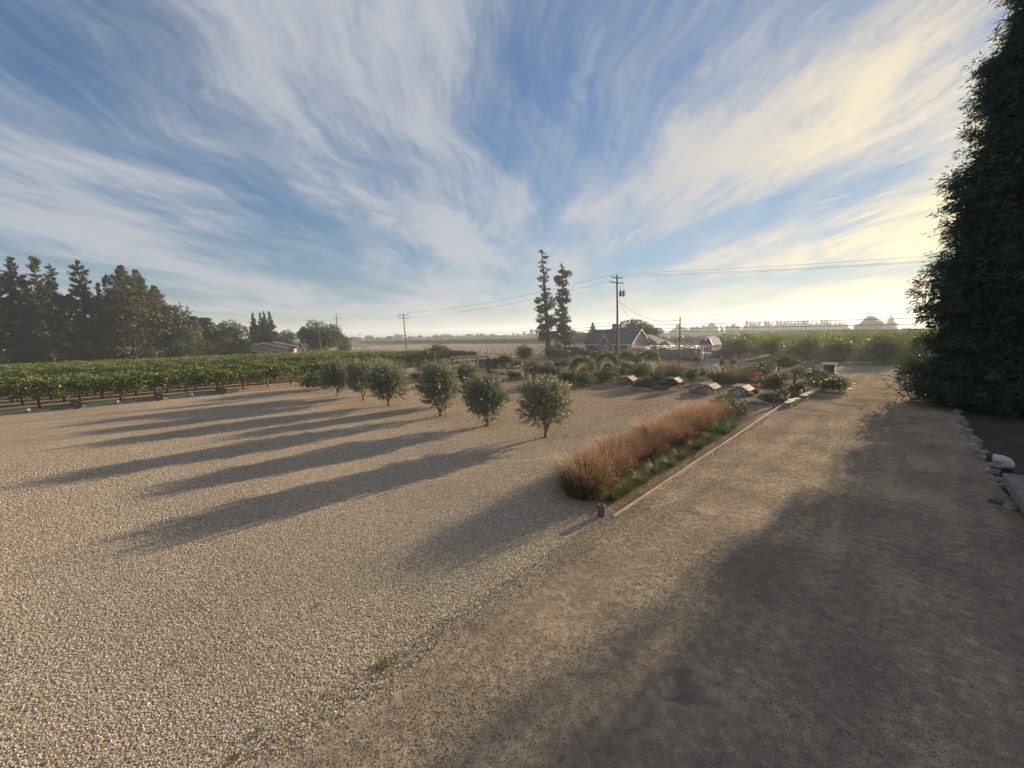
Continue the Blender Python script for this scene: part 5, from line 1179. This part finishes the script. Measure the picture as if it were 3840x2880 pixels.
BL = [
 (1205, 1462, 135, 1385, 'bushd', 'b', 'big dark shrub at the corner of the vineyard left of the first olive'),
 (1552, 1434, 75, 1392, 'bushd', 'b', 'dark low shrub between the third and fourth olives'),
 (1600, 1400, 70, 1345, 'bushd', 'b', 'dark shrub at the vine row ends behind the egg-shaped olive'),
 (1500, 1396, 70, 1345, 'bushd', 'b', 'dark shrub at the vine row ends behind the third olive'),
 (1650, 1352, 90, 1284, 'bushd', 'b', 'round dark bush behind the egg-shaped olive, against the tilled field'),
 (1880, 1380, 80, 1326, 'bushd', 'b', 'rounded green bush right of the dark timber wall'),
 (1965, 1374, 62, 1286, 'bushd', 's', 'slender dark tree before the white tubes, left of the redwood'),
 (1935, 1372, 36, 1344, 'bushb', 't', 'tan grass tuft left of the slender dark tree'),
 (1992, 1372, 40, 1346, 'bushb', 't', 'tan grass tuft right of the slender dark tree'),
 (2018, 1412, 115, 1356, 'bushd', 'b', 'wide dark shrub in the middle of the garden, behind the nearest olive'),
 (1922, 1422, 55, 1386, 'bushb', 'b', 'small brownish shrub by the bare path left of the wide dark shrub'),
 (2050, 1380, 34, 1356, 'bushd', 'b', 'small clipped dark shrub, first of two near the road'),
 (2086, 1380, 30, 1350, 'bushd', 'b', 'small clipped dark shrub, second of two near the road'),
 (2112, 1380, 42, 1344, 'bushs', 'b', 'sage coloured bush beside the clipped shrubs'),
 (2150, 1384, 40, 1352, 'bushg', 'b', 'green bush in front of the dark SUV'),
 (2070, 1412, 60, 1372, 'bushs', 'b', 'sage bush right of the wide dark shrub'),
 (2118, 1442, 85, 1388, 'bushd', 'b', 'dark bush at the gravel edge right of the nearest olive'),
 (2060, 1435, 60, 1400, 'bushb', 'b', 'dry brown bush just right of the nearest olive crown'),
 (2195, 1450, 80, 1385, 'bushd', 'b', 'dark bush below the yellow-green arch'),
 (2182, 1430, 46, 1366, 'bushy', 'b', 'yellow-green bush glowing inside the first arch'),
 (2240, 1436, 60, 1388, 'bushb', 'b', 'brownish bush between the first and second arches'),
 (2222, 1400, 40, 1345, 'bushy', 't', 'tall yellowish stalks between the first and second arches'),
 (2282, 1432, 75, 1372, 'bushb', 'b', 'brown-green bush left of the first picnic table'),
 (2280, 1396, 46, 1356, 'bushy', 'b', 'yellow-topped bush under the second arch'),
 (2330, 1420, 60, 1370, 'bushd', 'b', 'dark bush behind the first picnic table'),
 (2352, 1395, 60, 1358, 'bushg', 'b', 'green bush under the third arch'),
 (2412, 1428, 66, 1350, 'bushg', 'b', 'bright green leafy bush right of the first picnic table'),
 (2372, 1432, 44, 1388, 'bushd', 'b', 'dark bush peeking over the first picnic table'),
 (2492, 1440, 54, 1352, 'bushs', 't', 'tall dry corn-like stalks behind the second picnic table'),
 (2530, 1440, 54, 1356, 'bushs', 't', 'tall dry corn-like stalks by the foot of the short pole'),
 (2466, 1418, 54, 1358, 'bushb', 't', 'grey-brown stalks left of the corn-like ones'),
 (2430, 1450, 44, 1410, 'drygrass', 't', 'straw-coloured grass tuft left of the yellowing sapling'),
 (2395, 1448, 40, 1418, 'drygrass', 't', 'straw-coloured grass tuft at the right foot of the first table'),
 (2468, 1456, 50, 1386, 'bushy', 's', 'small yellowing sapling left of the second picnic table'),
 (2590, 1455, 56, 1372, 'bushg', 's', 'small green sapling between the second and third tables'),
 (2545, 1412, 66, 1370, 'bushg', 'b', 'green bush behind the second picnic table'),
 (2612, 1376, 40, 1328, 'bushs', 's', 'grey-green sapling in front of the red gate'),
 (2645, 1420, 62, 1376, 'bushs', 'b', 'sage bush with white blooms behind the third table'),
 (2682, 1432, 60, 1384, 'bushd', 'b', 'dark bush right behind the third table'),
 (2708, 1384, 26, 1342, 'bushd', 's', 'thin dark sapling by the road, right of the gate'),
 (2748, 1382, 24, 1340, 'bushy', 's', 'thin yellowish sapling by the road'),
 (2660, 1398, 60, 1368, 'bushb', 'b', 'low brown bush near the road lawn'),
 (2745, 1436, 110, 1366, 'bushb', 't', 'big russet brush between the third and fourth tables'),
 (2790, 1420, 66, 1366, 'bushb', 't', 'russet brush behind the fourth table'),
 (2812, 1446, 60, 1408, 'bushd', 'b', 'dark mound behind the fourth picnic table'),
 (2842, 1416, 74, 1352, 'bushg', 'b', 'green bush with white blooms behind the red-leaved tree'),
 (2862, 1446, 70, 1406, 'bushb', 'b', 'brownish mound left of the red-leaved tree'),
 (2920, 1400, 80, 1326, 'bushg', 's', 'taller green garden tree with yellow flowers'),
 (2965, 1398, 64, 1334, 'bushs', 's', 'grey-green garden tree next to the yellow-flowered one'),
 (2880, 1392, 56, 1350, 'bushd', 'b', 'dark bush left of the yellow-flowered tree'),
 (3030, 1432, 62, 1388, 'bushy', 'b', 'yellow-green bush right of the timber post'),
 (3052, 1456, 84, 1404, 'bushg', 'b', 'green bush above the flat stones'),
 (3112, 1466, 120, 1404, 'bushb', 'b', 'wide brown-green mound beside the drive entrance'),
 (3072, 1428, 70, 1376, 'bushd', 'b', 'dark bush in front of the wooden kiosk'),
 (3000, 1410, 54, 1368, 'bushd', 'b', 'dark bush behind the timber post'),
 (2985, 1478, 76, 1424, 'bushb', 'b', 'reddish brush right behind the timber post'),
 (2890, 1506, 92, 1466, 'bushb', 'b', 'dry brush at the foot of the red-leaved tree'),
 (2940, 1496, 50, 1456, 'redleaf', 'b', 'low red-leaved bush beside the timber post'),
]
for i, (px, base, wpx, top, mat, kind, lab) in enumerate(BL):
    bush(px, base, wpx, top, mat, lab, {'b': 'garden_bush', 't': 'tall_tuft', 's': 'young_tree'}[kind], kind, i)
BH = [(2075, 1347, 62, 1290, 'bushd', 'dark shrub at the foot of the second redwood'), (2108, 1348, 60, 1302, 'bushd', 'dark shrub round the three-globe lamp'), (2092, 1342, 40, 1278, 'bushs', 'pale flowering oleander between the redwoods'),
      (2215, 1346, 60, 1308, 'bushd', 'dark shrub between the SUV and the front gable'), (2262, 1347, 66, 1302, 'bushd', 'dark shrub under the front gable'), (2310, 1348, 50, 1306, 'bushd', 'dark shrub right of the front gable'), (2345, 1348, 60, 1308, 'bushd', 'dark hedge shrub in front of the porch'), (2385, 1348, 60, 1312, 'bushd', 'dark hedge shrub in front of the trailer'), (2425, 1350, 60, 1310, 'bushd', 'dark hedge shrub left of the fence'),
      (2576, 1358, 44, 1332, 'bushb', 'dry weeds growing against the fence near the red gate'), (2720, 1348, 60, 1300, 'orchard', 'leafy bush at the corner of the orchard')]
for i, (px, base, wpx, top, mat, lab) in enumerate(BH): bush(px, base, wpx, top, mat, lab, 'yard_shrub', 'b', i + 3, group='shrubs across the road')
rt = bush(2905, 1502, 84, 1384, 'redleaf', 'dark red-leaved young tree left of the timber post', 'red_leaved_tree', 's', 2)
rnd = random.Random(77)
for k in range(7):
    rng = np.random.default_rng(400 + k); c = np.array([rnd.uniform(.1, .75), rnd.uniform(-.3, .3), rnd.uniform(.35, .95)]); C = c + rng.normal(size=(26, 3)) * [.06, .06, .02]
    mobj('red_spray', quads_mesh('red_spray', leaf_quads(C, rng.normal(size=(26, 3)), .045, .02, rng)), None, rt).data.materials.append(M['redspray'] if 'redspray' in M else M.setdefault('redspray', leafmat('scarlet_leaf', [(0.30, 0.07, 0.055), (0.42, 0.12, 0.09)], 0.4)))
# white blooms on the sage and green bushes
wb_ = [(2645, 1388), (2658, 1395), (2692, 1418), (2700, 1410), (2690, 1402), (2845, 1425), (2838, 1372), (2856, 1380), (2880, 1445), (2735, 1412), (2672, 1390)]
for k, (px, py) in enumerate(wb_):
    p = G(px, 1432); z_ = hgt(px, py, p); m = MB()
    for q in range(6): m.box((math.cos(q) * .05, math.sin(q) * .05, rnd.uniform(-.03, .03)), (.09, .09, .05), rz=q, rx=.4)
    tag(m.build('white_rose', M['flower_w'], loc=(p.x, p.y, max(.15, z_))), 'white bloom among the shrubs behind the picnic tables', 'flower', 'white blooms in the garden')

# vine covered arches
def arch(px, base, wpx, top, mat, lab, i):
    p = G(px, base); dpt = (p - CAMP).dot(_f); w_ = wpx / 1443.0 * dpt; h_ = hgt(px, top, p); t = empty('vine_arch', p, R(-18)); tag(t, lab, 'garden arch', 'vine-covered garden arches')
    pts = [Vector((-w_ / 2, 0, 0)), Vector((-w_ / 2, 0, h_ * .55))] + [Vector((-math.cos(k * math.pi / 8) * w_ / 2, 0, h_ * .55 + math.sin(k * math.pi / 8) * h_ * .40)) for k in range(1, 8)] + [Vector((w_ / 2, 0, h_ * .55)), Vector((w_ / 2, 0, 0))]
    m = MB()
    for y_ in (-.3, .3): m.tube([q + Vector((0, y_, 0)) for q in pts], .018, 6)
    for q in pts[1:-1]: m.tube([q + Vector((0, -.3, 0)), q + Vector((0, .3, 0))], .012, 5)
    m.build('hoop', M['black'], t)
    rng = np.random.default_rng(500 + i); n = 2300; k = rng.random(n) * (len(pts) - 1); k0 = k.astype(int); f = (k - k0)[:, None]; A = np.array([tuple(q) for q in pts])
    C = A[k0] * (1 - f) + A[k0 + 1] * f + rng.normal(size=(n, 3)) * [.16, .28, .15]; C[:, 2] = np.abs(C[:, 2])
    mobj('foliage', quads_mesh('foliage', leaf_quads(C, rng.normal(size=(n, 3)), .16, .09, rng)), M[mat], t)
arch(2186, 1432, 78, 1342, 'bushg', 'first arch from the olives, yellow-green leaves', 0)
arch(2276, 1404, 72, 1327, 'bushg', 'second arch, dark green leaves, left of the main pole', 1)
arch(2354, 1392, 62, 1322, 'bushg', 'third arch, right of the main pole', 2)
arch(2434, 1384, 62, 1317, 'bushg', 'fourth arch, nearest the white trailer', 3)

# ------------------------------------------------------------------ picnic tables (local x across, sloping side towards +x)
def picnic(px, base, rz, lab, slope_len, s_=1.0):
    t = empty('picnic_table', G(px, base), rz); t.scale = (s_, s_, s_); tag(t, lab, 'picnic table', 'plank tables on the gravel')
    L_ = 1.85; zt = 0.80
    for k in range(3): m = MB(); m.box((-0.40 + k * .27, 0, zt + .004 * k), (.255, L_, .04)); m.build('top_plank', M['greywood'], t)
    n = 4; d = slope_len / n; an = R(36); x0, z0 = 0.28, zt + .01
    for k in range(n):
        c = (x0 + math.cos(an) * (k + .5) * d, 0, z0 - math.sin(an) * (k + .5) * d + .01 * (k % 2)); m = MB(); m.box(c, (d - .012, L_ - .02 * (k % 2), .035), ry=an); m.build('side_plank', M['tablewood'], t)
    for y_ in (-.62, .62):
        m = MB(); m.tube([(-.35, y_, zt - .03), (-.82, y_, 0)], .045, 6); m.build('leg', M['darkwood'], t)
        m = MB(); m.tube([(.30, y_, zt - .05), (.78, y_, 0)], .045, 6); m.build('leg', M['darkwood'], t)
        m = MB(); m.box((0, y_, .40), (1.5, .045, .09)); m.build('cross_beam', M['darkwood'], t)
    for k in range(2): m = MB(); m.box((-.74 + k * .15, 0, .45), (.14, L_, .04)); m.build('bench_plank', M['greywood'], t)
    m = MB(); m.box((-.55, .2, .66), (.10, .34, .03), ry=R(-45)); m.build('brace', M['tablewood'], t)
rzt = ROT45 + R(-90)
picnic(2352, 1443, rzt + R(12), 'picnic table farthest left, pale streaked sloping side', .60, .92)
picnic(2522, 1450, rzt + R(10), 'picnic table partly behind the yellowing sapling', .60, .9)
picnic(2655, 1474, rzt, 'third picnic table from the olives, behind the short fat log', .58, .84)
picnic(2778, 1482, rzt, 'picnic table nearest the red-leaved tree', .58, .84)

# logs and low mounds on the gravel
def log(pts, r, lab, mat='greywood'):
    m = MB(); P_ = [G(*p) + Vector((0, 0, r * .8)) for p in pts]; rnd = random.Random(int(pts[0][0])); n = 7; c = []
    for k in range(n): f = k / (n - 1) * (len(P_) - 1); i0 = min(int(f), len(P_) - 2); c.append(P_[i0].lerp(P_[i0 + 1], f - i0) + Vector((rnd.uniform(-.04, .04), rnd.uniform(-.04, .04), rnd.uniform(-.03, .03))))
    ctr = sum(c, Vector()) / n; ctr.z = 0
    m.tube([q - ctr for q in c], [r * rnd.uniform(.82, 1.1) for _ in c], 10); tag(m.build('log', M[mat], loc=ctr, smooth=False), lab, 'log', 'old logs on the gravel')
log([(2590, 1470), (2612, 1474), (2645, 1480)], .20, 'short fat log in front of the third table', 'rock')
log([(2740, 1484), (2775, 1490), (2818, 1484)], .17, 'crooked log in front of the fourth table', 'rock')
log([(2795, 1512), (2830, 1517), (2878, 1519)], .12, 'thin long log lying near the grass bed end', 'rock')
log([(2440, 1458), (2470, 1464), (2502, 1462)], .14, 'dark log ring section under the yellowing sapling', 'darkwood')
log([(2545, 1440), (2562, 1441)], .16, 'stubby dark log behind the second table', 'darkwood')
log([(2823, 1474), (2842, 1476)], .17, 'stubby dark log right of the fourth table', 'darkwood')
mb = MB(); mb.lathe([(.9, 0), (.75, .10), (.45, .17), (.1, .20)], 14); tag(mb.build('soil_mound', M['gardensoil'], loc=G(2405, 1462), smooth=True), 'low soil mound left of the yellowing sapling', 'mound')

# timber shelter, beam and low wall left of the garden
sh = empty('timber_shelter', G(1765, 1398), R(8)); tag(sh, 'low dark timber shelter with a flat slanting roof behind the olives', 'shelter')
for k in range(7): m = MB(); m.box((0, (k - 3) * .42, 1.78 + .03 * k), (4.6, .40, .05)); m.build('roof_plank', M['fencewood'], sh)
for x in (-2.1, 2.1):
    for y in (-1.2, 1.2): m = MB(); m.box((x, y, .88 + y * .03), (.14, .14, 1.70)); m.build('post', M['darkwood'], sh)
    m = MB(); m.box((x, 0, 1.66), (.12, 2.9, .14), rx=.07); m.build('rafter', M['darkwood'], sh)
m = MB(); m.tube([(2.1, -1.2, 1.5), (2.75, -1.25, .6)], .05, 6); m.build('brace', M['greywood'], sh)
for k in range(4): m = MB(); m.box((0, -1.0 + k * .3, .45), (3.4, .26, .05)); m.build('bench_plank', M['greywood'], sh)
tw = empty('timber_wall', G(1823, 1380), R(4)); tag(tw, 'low dark timber wall between the shelter and the rounded green bush', 'wall')
for k in range(4): m = MB(); m.box((0, .01 * (k % 2), .17 + k * .30), (3.0, .16, .28)); m.build('sleeper', M['darkwood'], tw)
log([(1826, 1394), (1890, 1406)], .13, 'squared beam lying across the path right of the shelter', 'greywood')
ct = empty('low_cart', G(1922, 1388), R(20)); tag(ct, 'low flat barrow with pale oddments on the bare path', 'barrow')
m = MB(); m.prism([(-.8, .18), (.75, .16), (.95, .34), (-.9, .34)], .6); m.build('tray', M['darkwood'], ct)
for k, (x, z_) in enumerate(((.2, .42), (.5, .44), (.75, .5))): m = MB(); m.box((x, 0, z_), (.16, .2, .14), rz=k); m.build('oddment', M['white'], ct)

# ------------------------------------------------------------------ timber post with a beam, stakes, stones, lights
tp = empty('timber_post', G(2974, 1502), ROT45 + R(-10)); tag(tp, 'tall dark timber post carrying one pale slanting beam', 'post')
hp_ = hgt(2975, 1390, G(2974, 1502)); m = MB(); m.box((0, 0, hp_ / 2), (.11, .11, hp_)); m.build('shaft', M['darkwood'], tp)
m = MB(); m.tube([(-1.45, .25, hp_ - .06), (-.5, .08, hp_ + .10), (.42, -.05, hp_ + .26)], [.08, .10, .10], 8); m.build('beam', M['tanwood'], tp)
m = MB(); m.tube([(0, -.08, hp_ - .55), (-.0, -.35, hp_ - .02)], .03, 6); m.build('brace', M['greywood'], tp)
for px, py, tpx, lab in ((2900, 1530, 1476, 'pale thin stake at the foot of the red-leaved tree'), (2941, 1517, 1462, 'thin stake between the red-leaved tree and the timber post')):
    p = G(px, py); h_ = hgt(px, tpx, p); m = MB(); m.tube([(0, 0, -.1), (.02, 0, h_)], .028, 6); tag(m.build('garden_stake', M['greywood'], loc=p), lab, 'stake', 'thin garden stakes')
def stones(name, p, q, n, lab, seed):
    rnd = random.Random(seed); P_, Q_ = G(*p), G(*q); t = empty(name, P_); tag(t, lab, 'stone wall', 'low walls of flat stones')
    for k in range(n):
        for lay in range(3):
            f = (k + .5 * (lay % 2) + rnd.uniform(-.2, .2)) / n; c = (Q_ - P_) * f; m = MB(); nn = 7; r = rnd.uniform(.13, .25); pts = [(c.x + math.cos(j * 6.283 / nn) * r * rnd.uniform(.75, 1.15) + 0, c.y + math.sin(j * 6.283 / nn) * r * rnd.uniform(.6, 1.0)) for j in range(nn)]
            z0 = .10 * lay + .012; tl_ = rnd.uniform(-.12, .12); off = rnd.uniform(-.12, .12)
            m.add([(x + off, y, z0 + (x - c.x) * tl_) for x, y in pts] + [(x + off, y, z0 + .085 + (x - c.x) * tl_) for x, y in pts], [tuple(range(nn))[::-1], tuple(range(nn, 2 * nn))] + [(j, (j + 1) % nn, (j + 1) % nn + nn, j + nn) for j in range(nn)])
            m.build('stone', M['stone'], t)
stones('stone_wall', (2948, 1528), (2990, 1510), 9, 'short low stack of flat pale stones, nearer the grass bed', 1)
stones('stone_wall', (3008, 1500), (3092, 1458), 24, 'long low stack of flat pale stones beside the drive', 2)
for k, (px, py, lab) in enumerate(((2952, 1512, 'round white path light on the near stone stack'), (3001, 1492, 'round white path light at the near end of the long stone stack'), (3066, 1458, 'small path light with a dark cap on the far stones'))):
    p = G(px, py); t = empty('path_light', p); tag(t, lab, 'light', 'path lights by the stones')
    m = MB(); m.tube([(0, 0, 0), (0, 0, .32)], .015, 6); m.build('stake', M['black'], t)
    m = MB(); m.lathe([(.02, .30), (.07, .33), (.085, .40), (.07, .46), (.02, .49)], 10); m.build('globe', M['white'], t)
    m = MB(); m.lathe([(.10, .47), (.09, .50), (.03, .53)], 10); m.build('cap', M['black'], t)
ki = empty('wooden_kiosk', G(3108, 1404), ROT45); tag(ki, 'small wooden roadside kiosk with a slanting plank roof', 'kiosk')
for s, nm in ((-1, 'side_panel'), (1, 'side_panel')):
    for k in range(4): m = MB(); m.box((0, s * .42, .12 + k * .23), (.8, .04, .22)); m.build(nm, M['tanwood'], ki)
m = MB(); m.box((.40, 0, .48), (.04, .84, .96)); m.build('back_panel', M['darkwood'], ki)
m = MB(); m.box((0, 0, .45), (.78, .80, .04)); m.build('shelf', M['darkwood'], ki)
for k in range(4): m = MB(); m.box((0, (k - 1.5) * .30, 1.02 + k * .008), (1.15, .29, .035), ry=R(-8)); m.build('roof_plank', M['greywood'], ki)
sg = empty('plank_sign', G(3034, 1392), ROT45 + R(-60)); tag(sg, 'grey sign of stacked planks on posts near the road', 'sign')
hs_ = hgt(3034, 1355, G(3034, 1392))
for k in range(3): m = MB(); m.box((0, 0, hs_ * (.42 + .24 * k)), (.95, .05, .20)); m.build('plank', M['fencewood'], sg)
for x in (-.42, .42): m = MB(); m.box((x, .05, hs_ / 2), (.08, .08, hs_)); m.build('post', M['greywood'], sg)
m = MB(); m.tube([(0, 0, 0), (0, 0, hgt(3047, 1345, G(3047, 1390)))], .03, 6); tag(m.build('marker_pole', M['galv'], loc=G(3047, 1390)), 'thin pale marker pole beside the plank sign', 'pole')
def rock_mesh(seed, s):
    rnd = random.Random(seed); bm = bmesh.new(); bmesh.ops.create_icosphere(bm, subdivisions=2, radius=1)
    for v_ in bm.verts: v_.co *= 1 + rnd.uniform(-.16, .16); v_.co = Vector((v_.co.x * s[0], v_.co.y * s[1], max(-.3, v_.co.z) * s[2]))
    me = bpy.data.meshes.new('rock'); bm.to_mesh(me); bm.free(); return me
tag(mobj('pale_boulder', rock_mesh(3, (.32, .22, .18)), M['stone'], None, G(3128, 1406) + Vector((0, 0, .04))), 'pale boulder beside the wooden kiosk', 'boulder')
rk = [rock_mesh(k, (.20, .15, .11)) for k in range(4)]; rnd = random.Random(8)
for k in range(19):
    o = mobj('border_rock', rk[k % 4], M['rock'], None, W(14.5 + k * .82 + rnd.uniform(-.2, .2), -2.35 + rnd.uniform(-.12, .12), .03), rnd.random() * 6); s_ = rnd.uniform(.7, 1.25); o.scale = (s_, s_, s_)
    tag(o, 'grey rock in the line edging the drive under the big dark tree', 'rock', 'rocks edging the drive')
# white pipe frame across the road
fp = empty('pipe_barrier', at_a(3226, 61.2), ROT45); tag(fp, 'low white pipe frame on the far road verge', 'pipe frame')
m = MB(); m.tube([(0, -1.0, 0), (0, -1.0, .32), (0, 1.0, .32), (0, 1.0, 0)], .04, 8); m.build('frame', M['pvc'], fp)
# ------------------------------------------------------------------ pipe riser, slab and board at the right edge
sl = empty('concrete_slab', G(3758, 1775, .42), ROT45); tag(sl, 'grey concrete slab at the right edge below the white pipe elbow', 'slab')
m = MB(); m.box((-2.5, -1.6, -.10), (5.0, 3.2, .26)); o = m.build('deck', M['concrete'], sl)
bv = o.modifiers.new('bevel', 'BEVEL'); bv.width = .03; bv.segments = 2
m = MB(); m.box((-2.5, -1.7, -.33), (4.7, 2.9, .20)); m.build('footing', M['concrete'], sl)
rp = empty('pipe_riser', G(3772, 1790), R(-53)); tag(rp, 'black standpipe with a white elbow and rusty cap beside the slab', 'pipe')
hz_ = hgt(3775, 1712, G(3772, 1790)) - .12
m = MB(); m.tube([(0, 0, 0), (0, 0, hz_ * .62)], .115, 16); m.build('standpipe', M['black'], rp)
m = MB(); m.tube([(0, 0, hz_ * .60), (0, 0, hz_ * .80), (-.03, 0, hz_ * .93), (-.11, 0, hz_ * 1.0), (-.22, 0, hz_ * 1.02), (-.30, 0, hz_ * 1.02)], .125, 16); m.build('elbow', M['pvc'], rp, smooth=True)
m = MB(); m.tube([(-.29, 0, hz_ * 1.02), (-.40, 0, hz_ * 1.02)], .135, 16); m.build('cap', M['redbark'], rp)
q0, q1 = G(3708, 1882), G(3802, 1905); m = MB(); dd = q1 - q0; m.box((0, 0, .05), (dd.length + .5, .20, .07)); tag(m.build('grey_board', M['greywood'], loc=(q0 + q1) / 2 + dd.normalized() * .25, rz=math.atan2(dd.y, dd.x)), 'short grey board lying on the drive in front of the slab', 'board')

# ------------------------------------------------------------------ evening haze
mh = bpy.data.materials.new('thin_haze'); mh.use_nodes = True; nt = mh.node_tree; nt.nodes.clear()
om = nt.nodes.new('ShaderNodeOutputMaterial'); vp = nt.nodes.new('ShaderNodeVolumePrincipled')
vp.inputs['Color'].default_value = (0.80, 0.88, 1.0, 1); vp.inputs['Density'].default_value = 0.00075; vp.inputs['Anisotropy'].default_value = 0.25
nt.links.new(vp.outputs[0], om.inputs['Volume'])
m = MB(); m.box((0, 0, 18.0), (3080, 3080, 38.5), rz=ROT45)
tag(m.build('haze', mh), kind='stuff')
scene.cycles.volume_bounces = 0
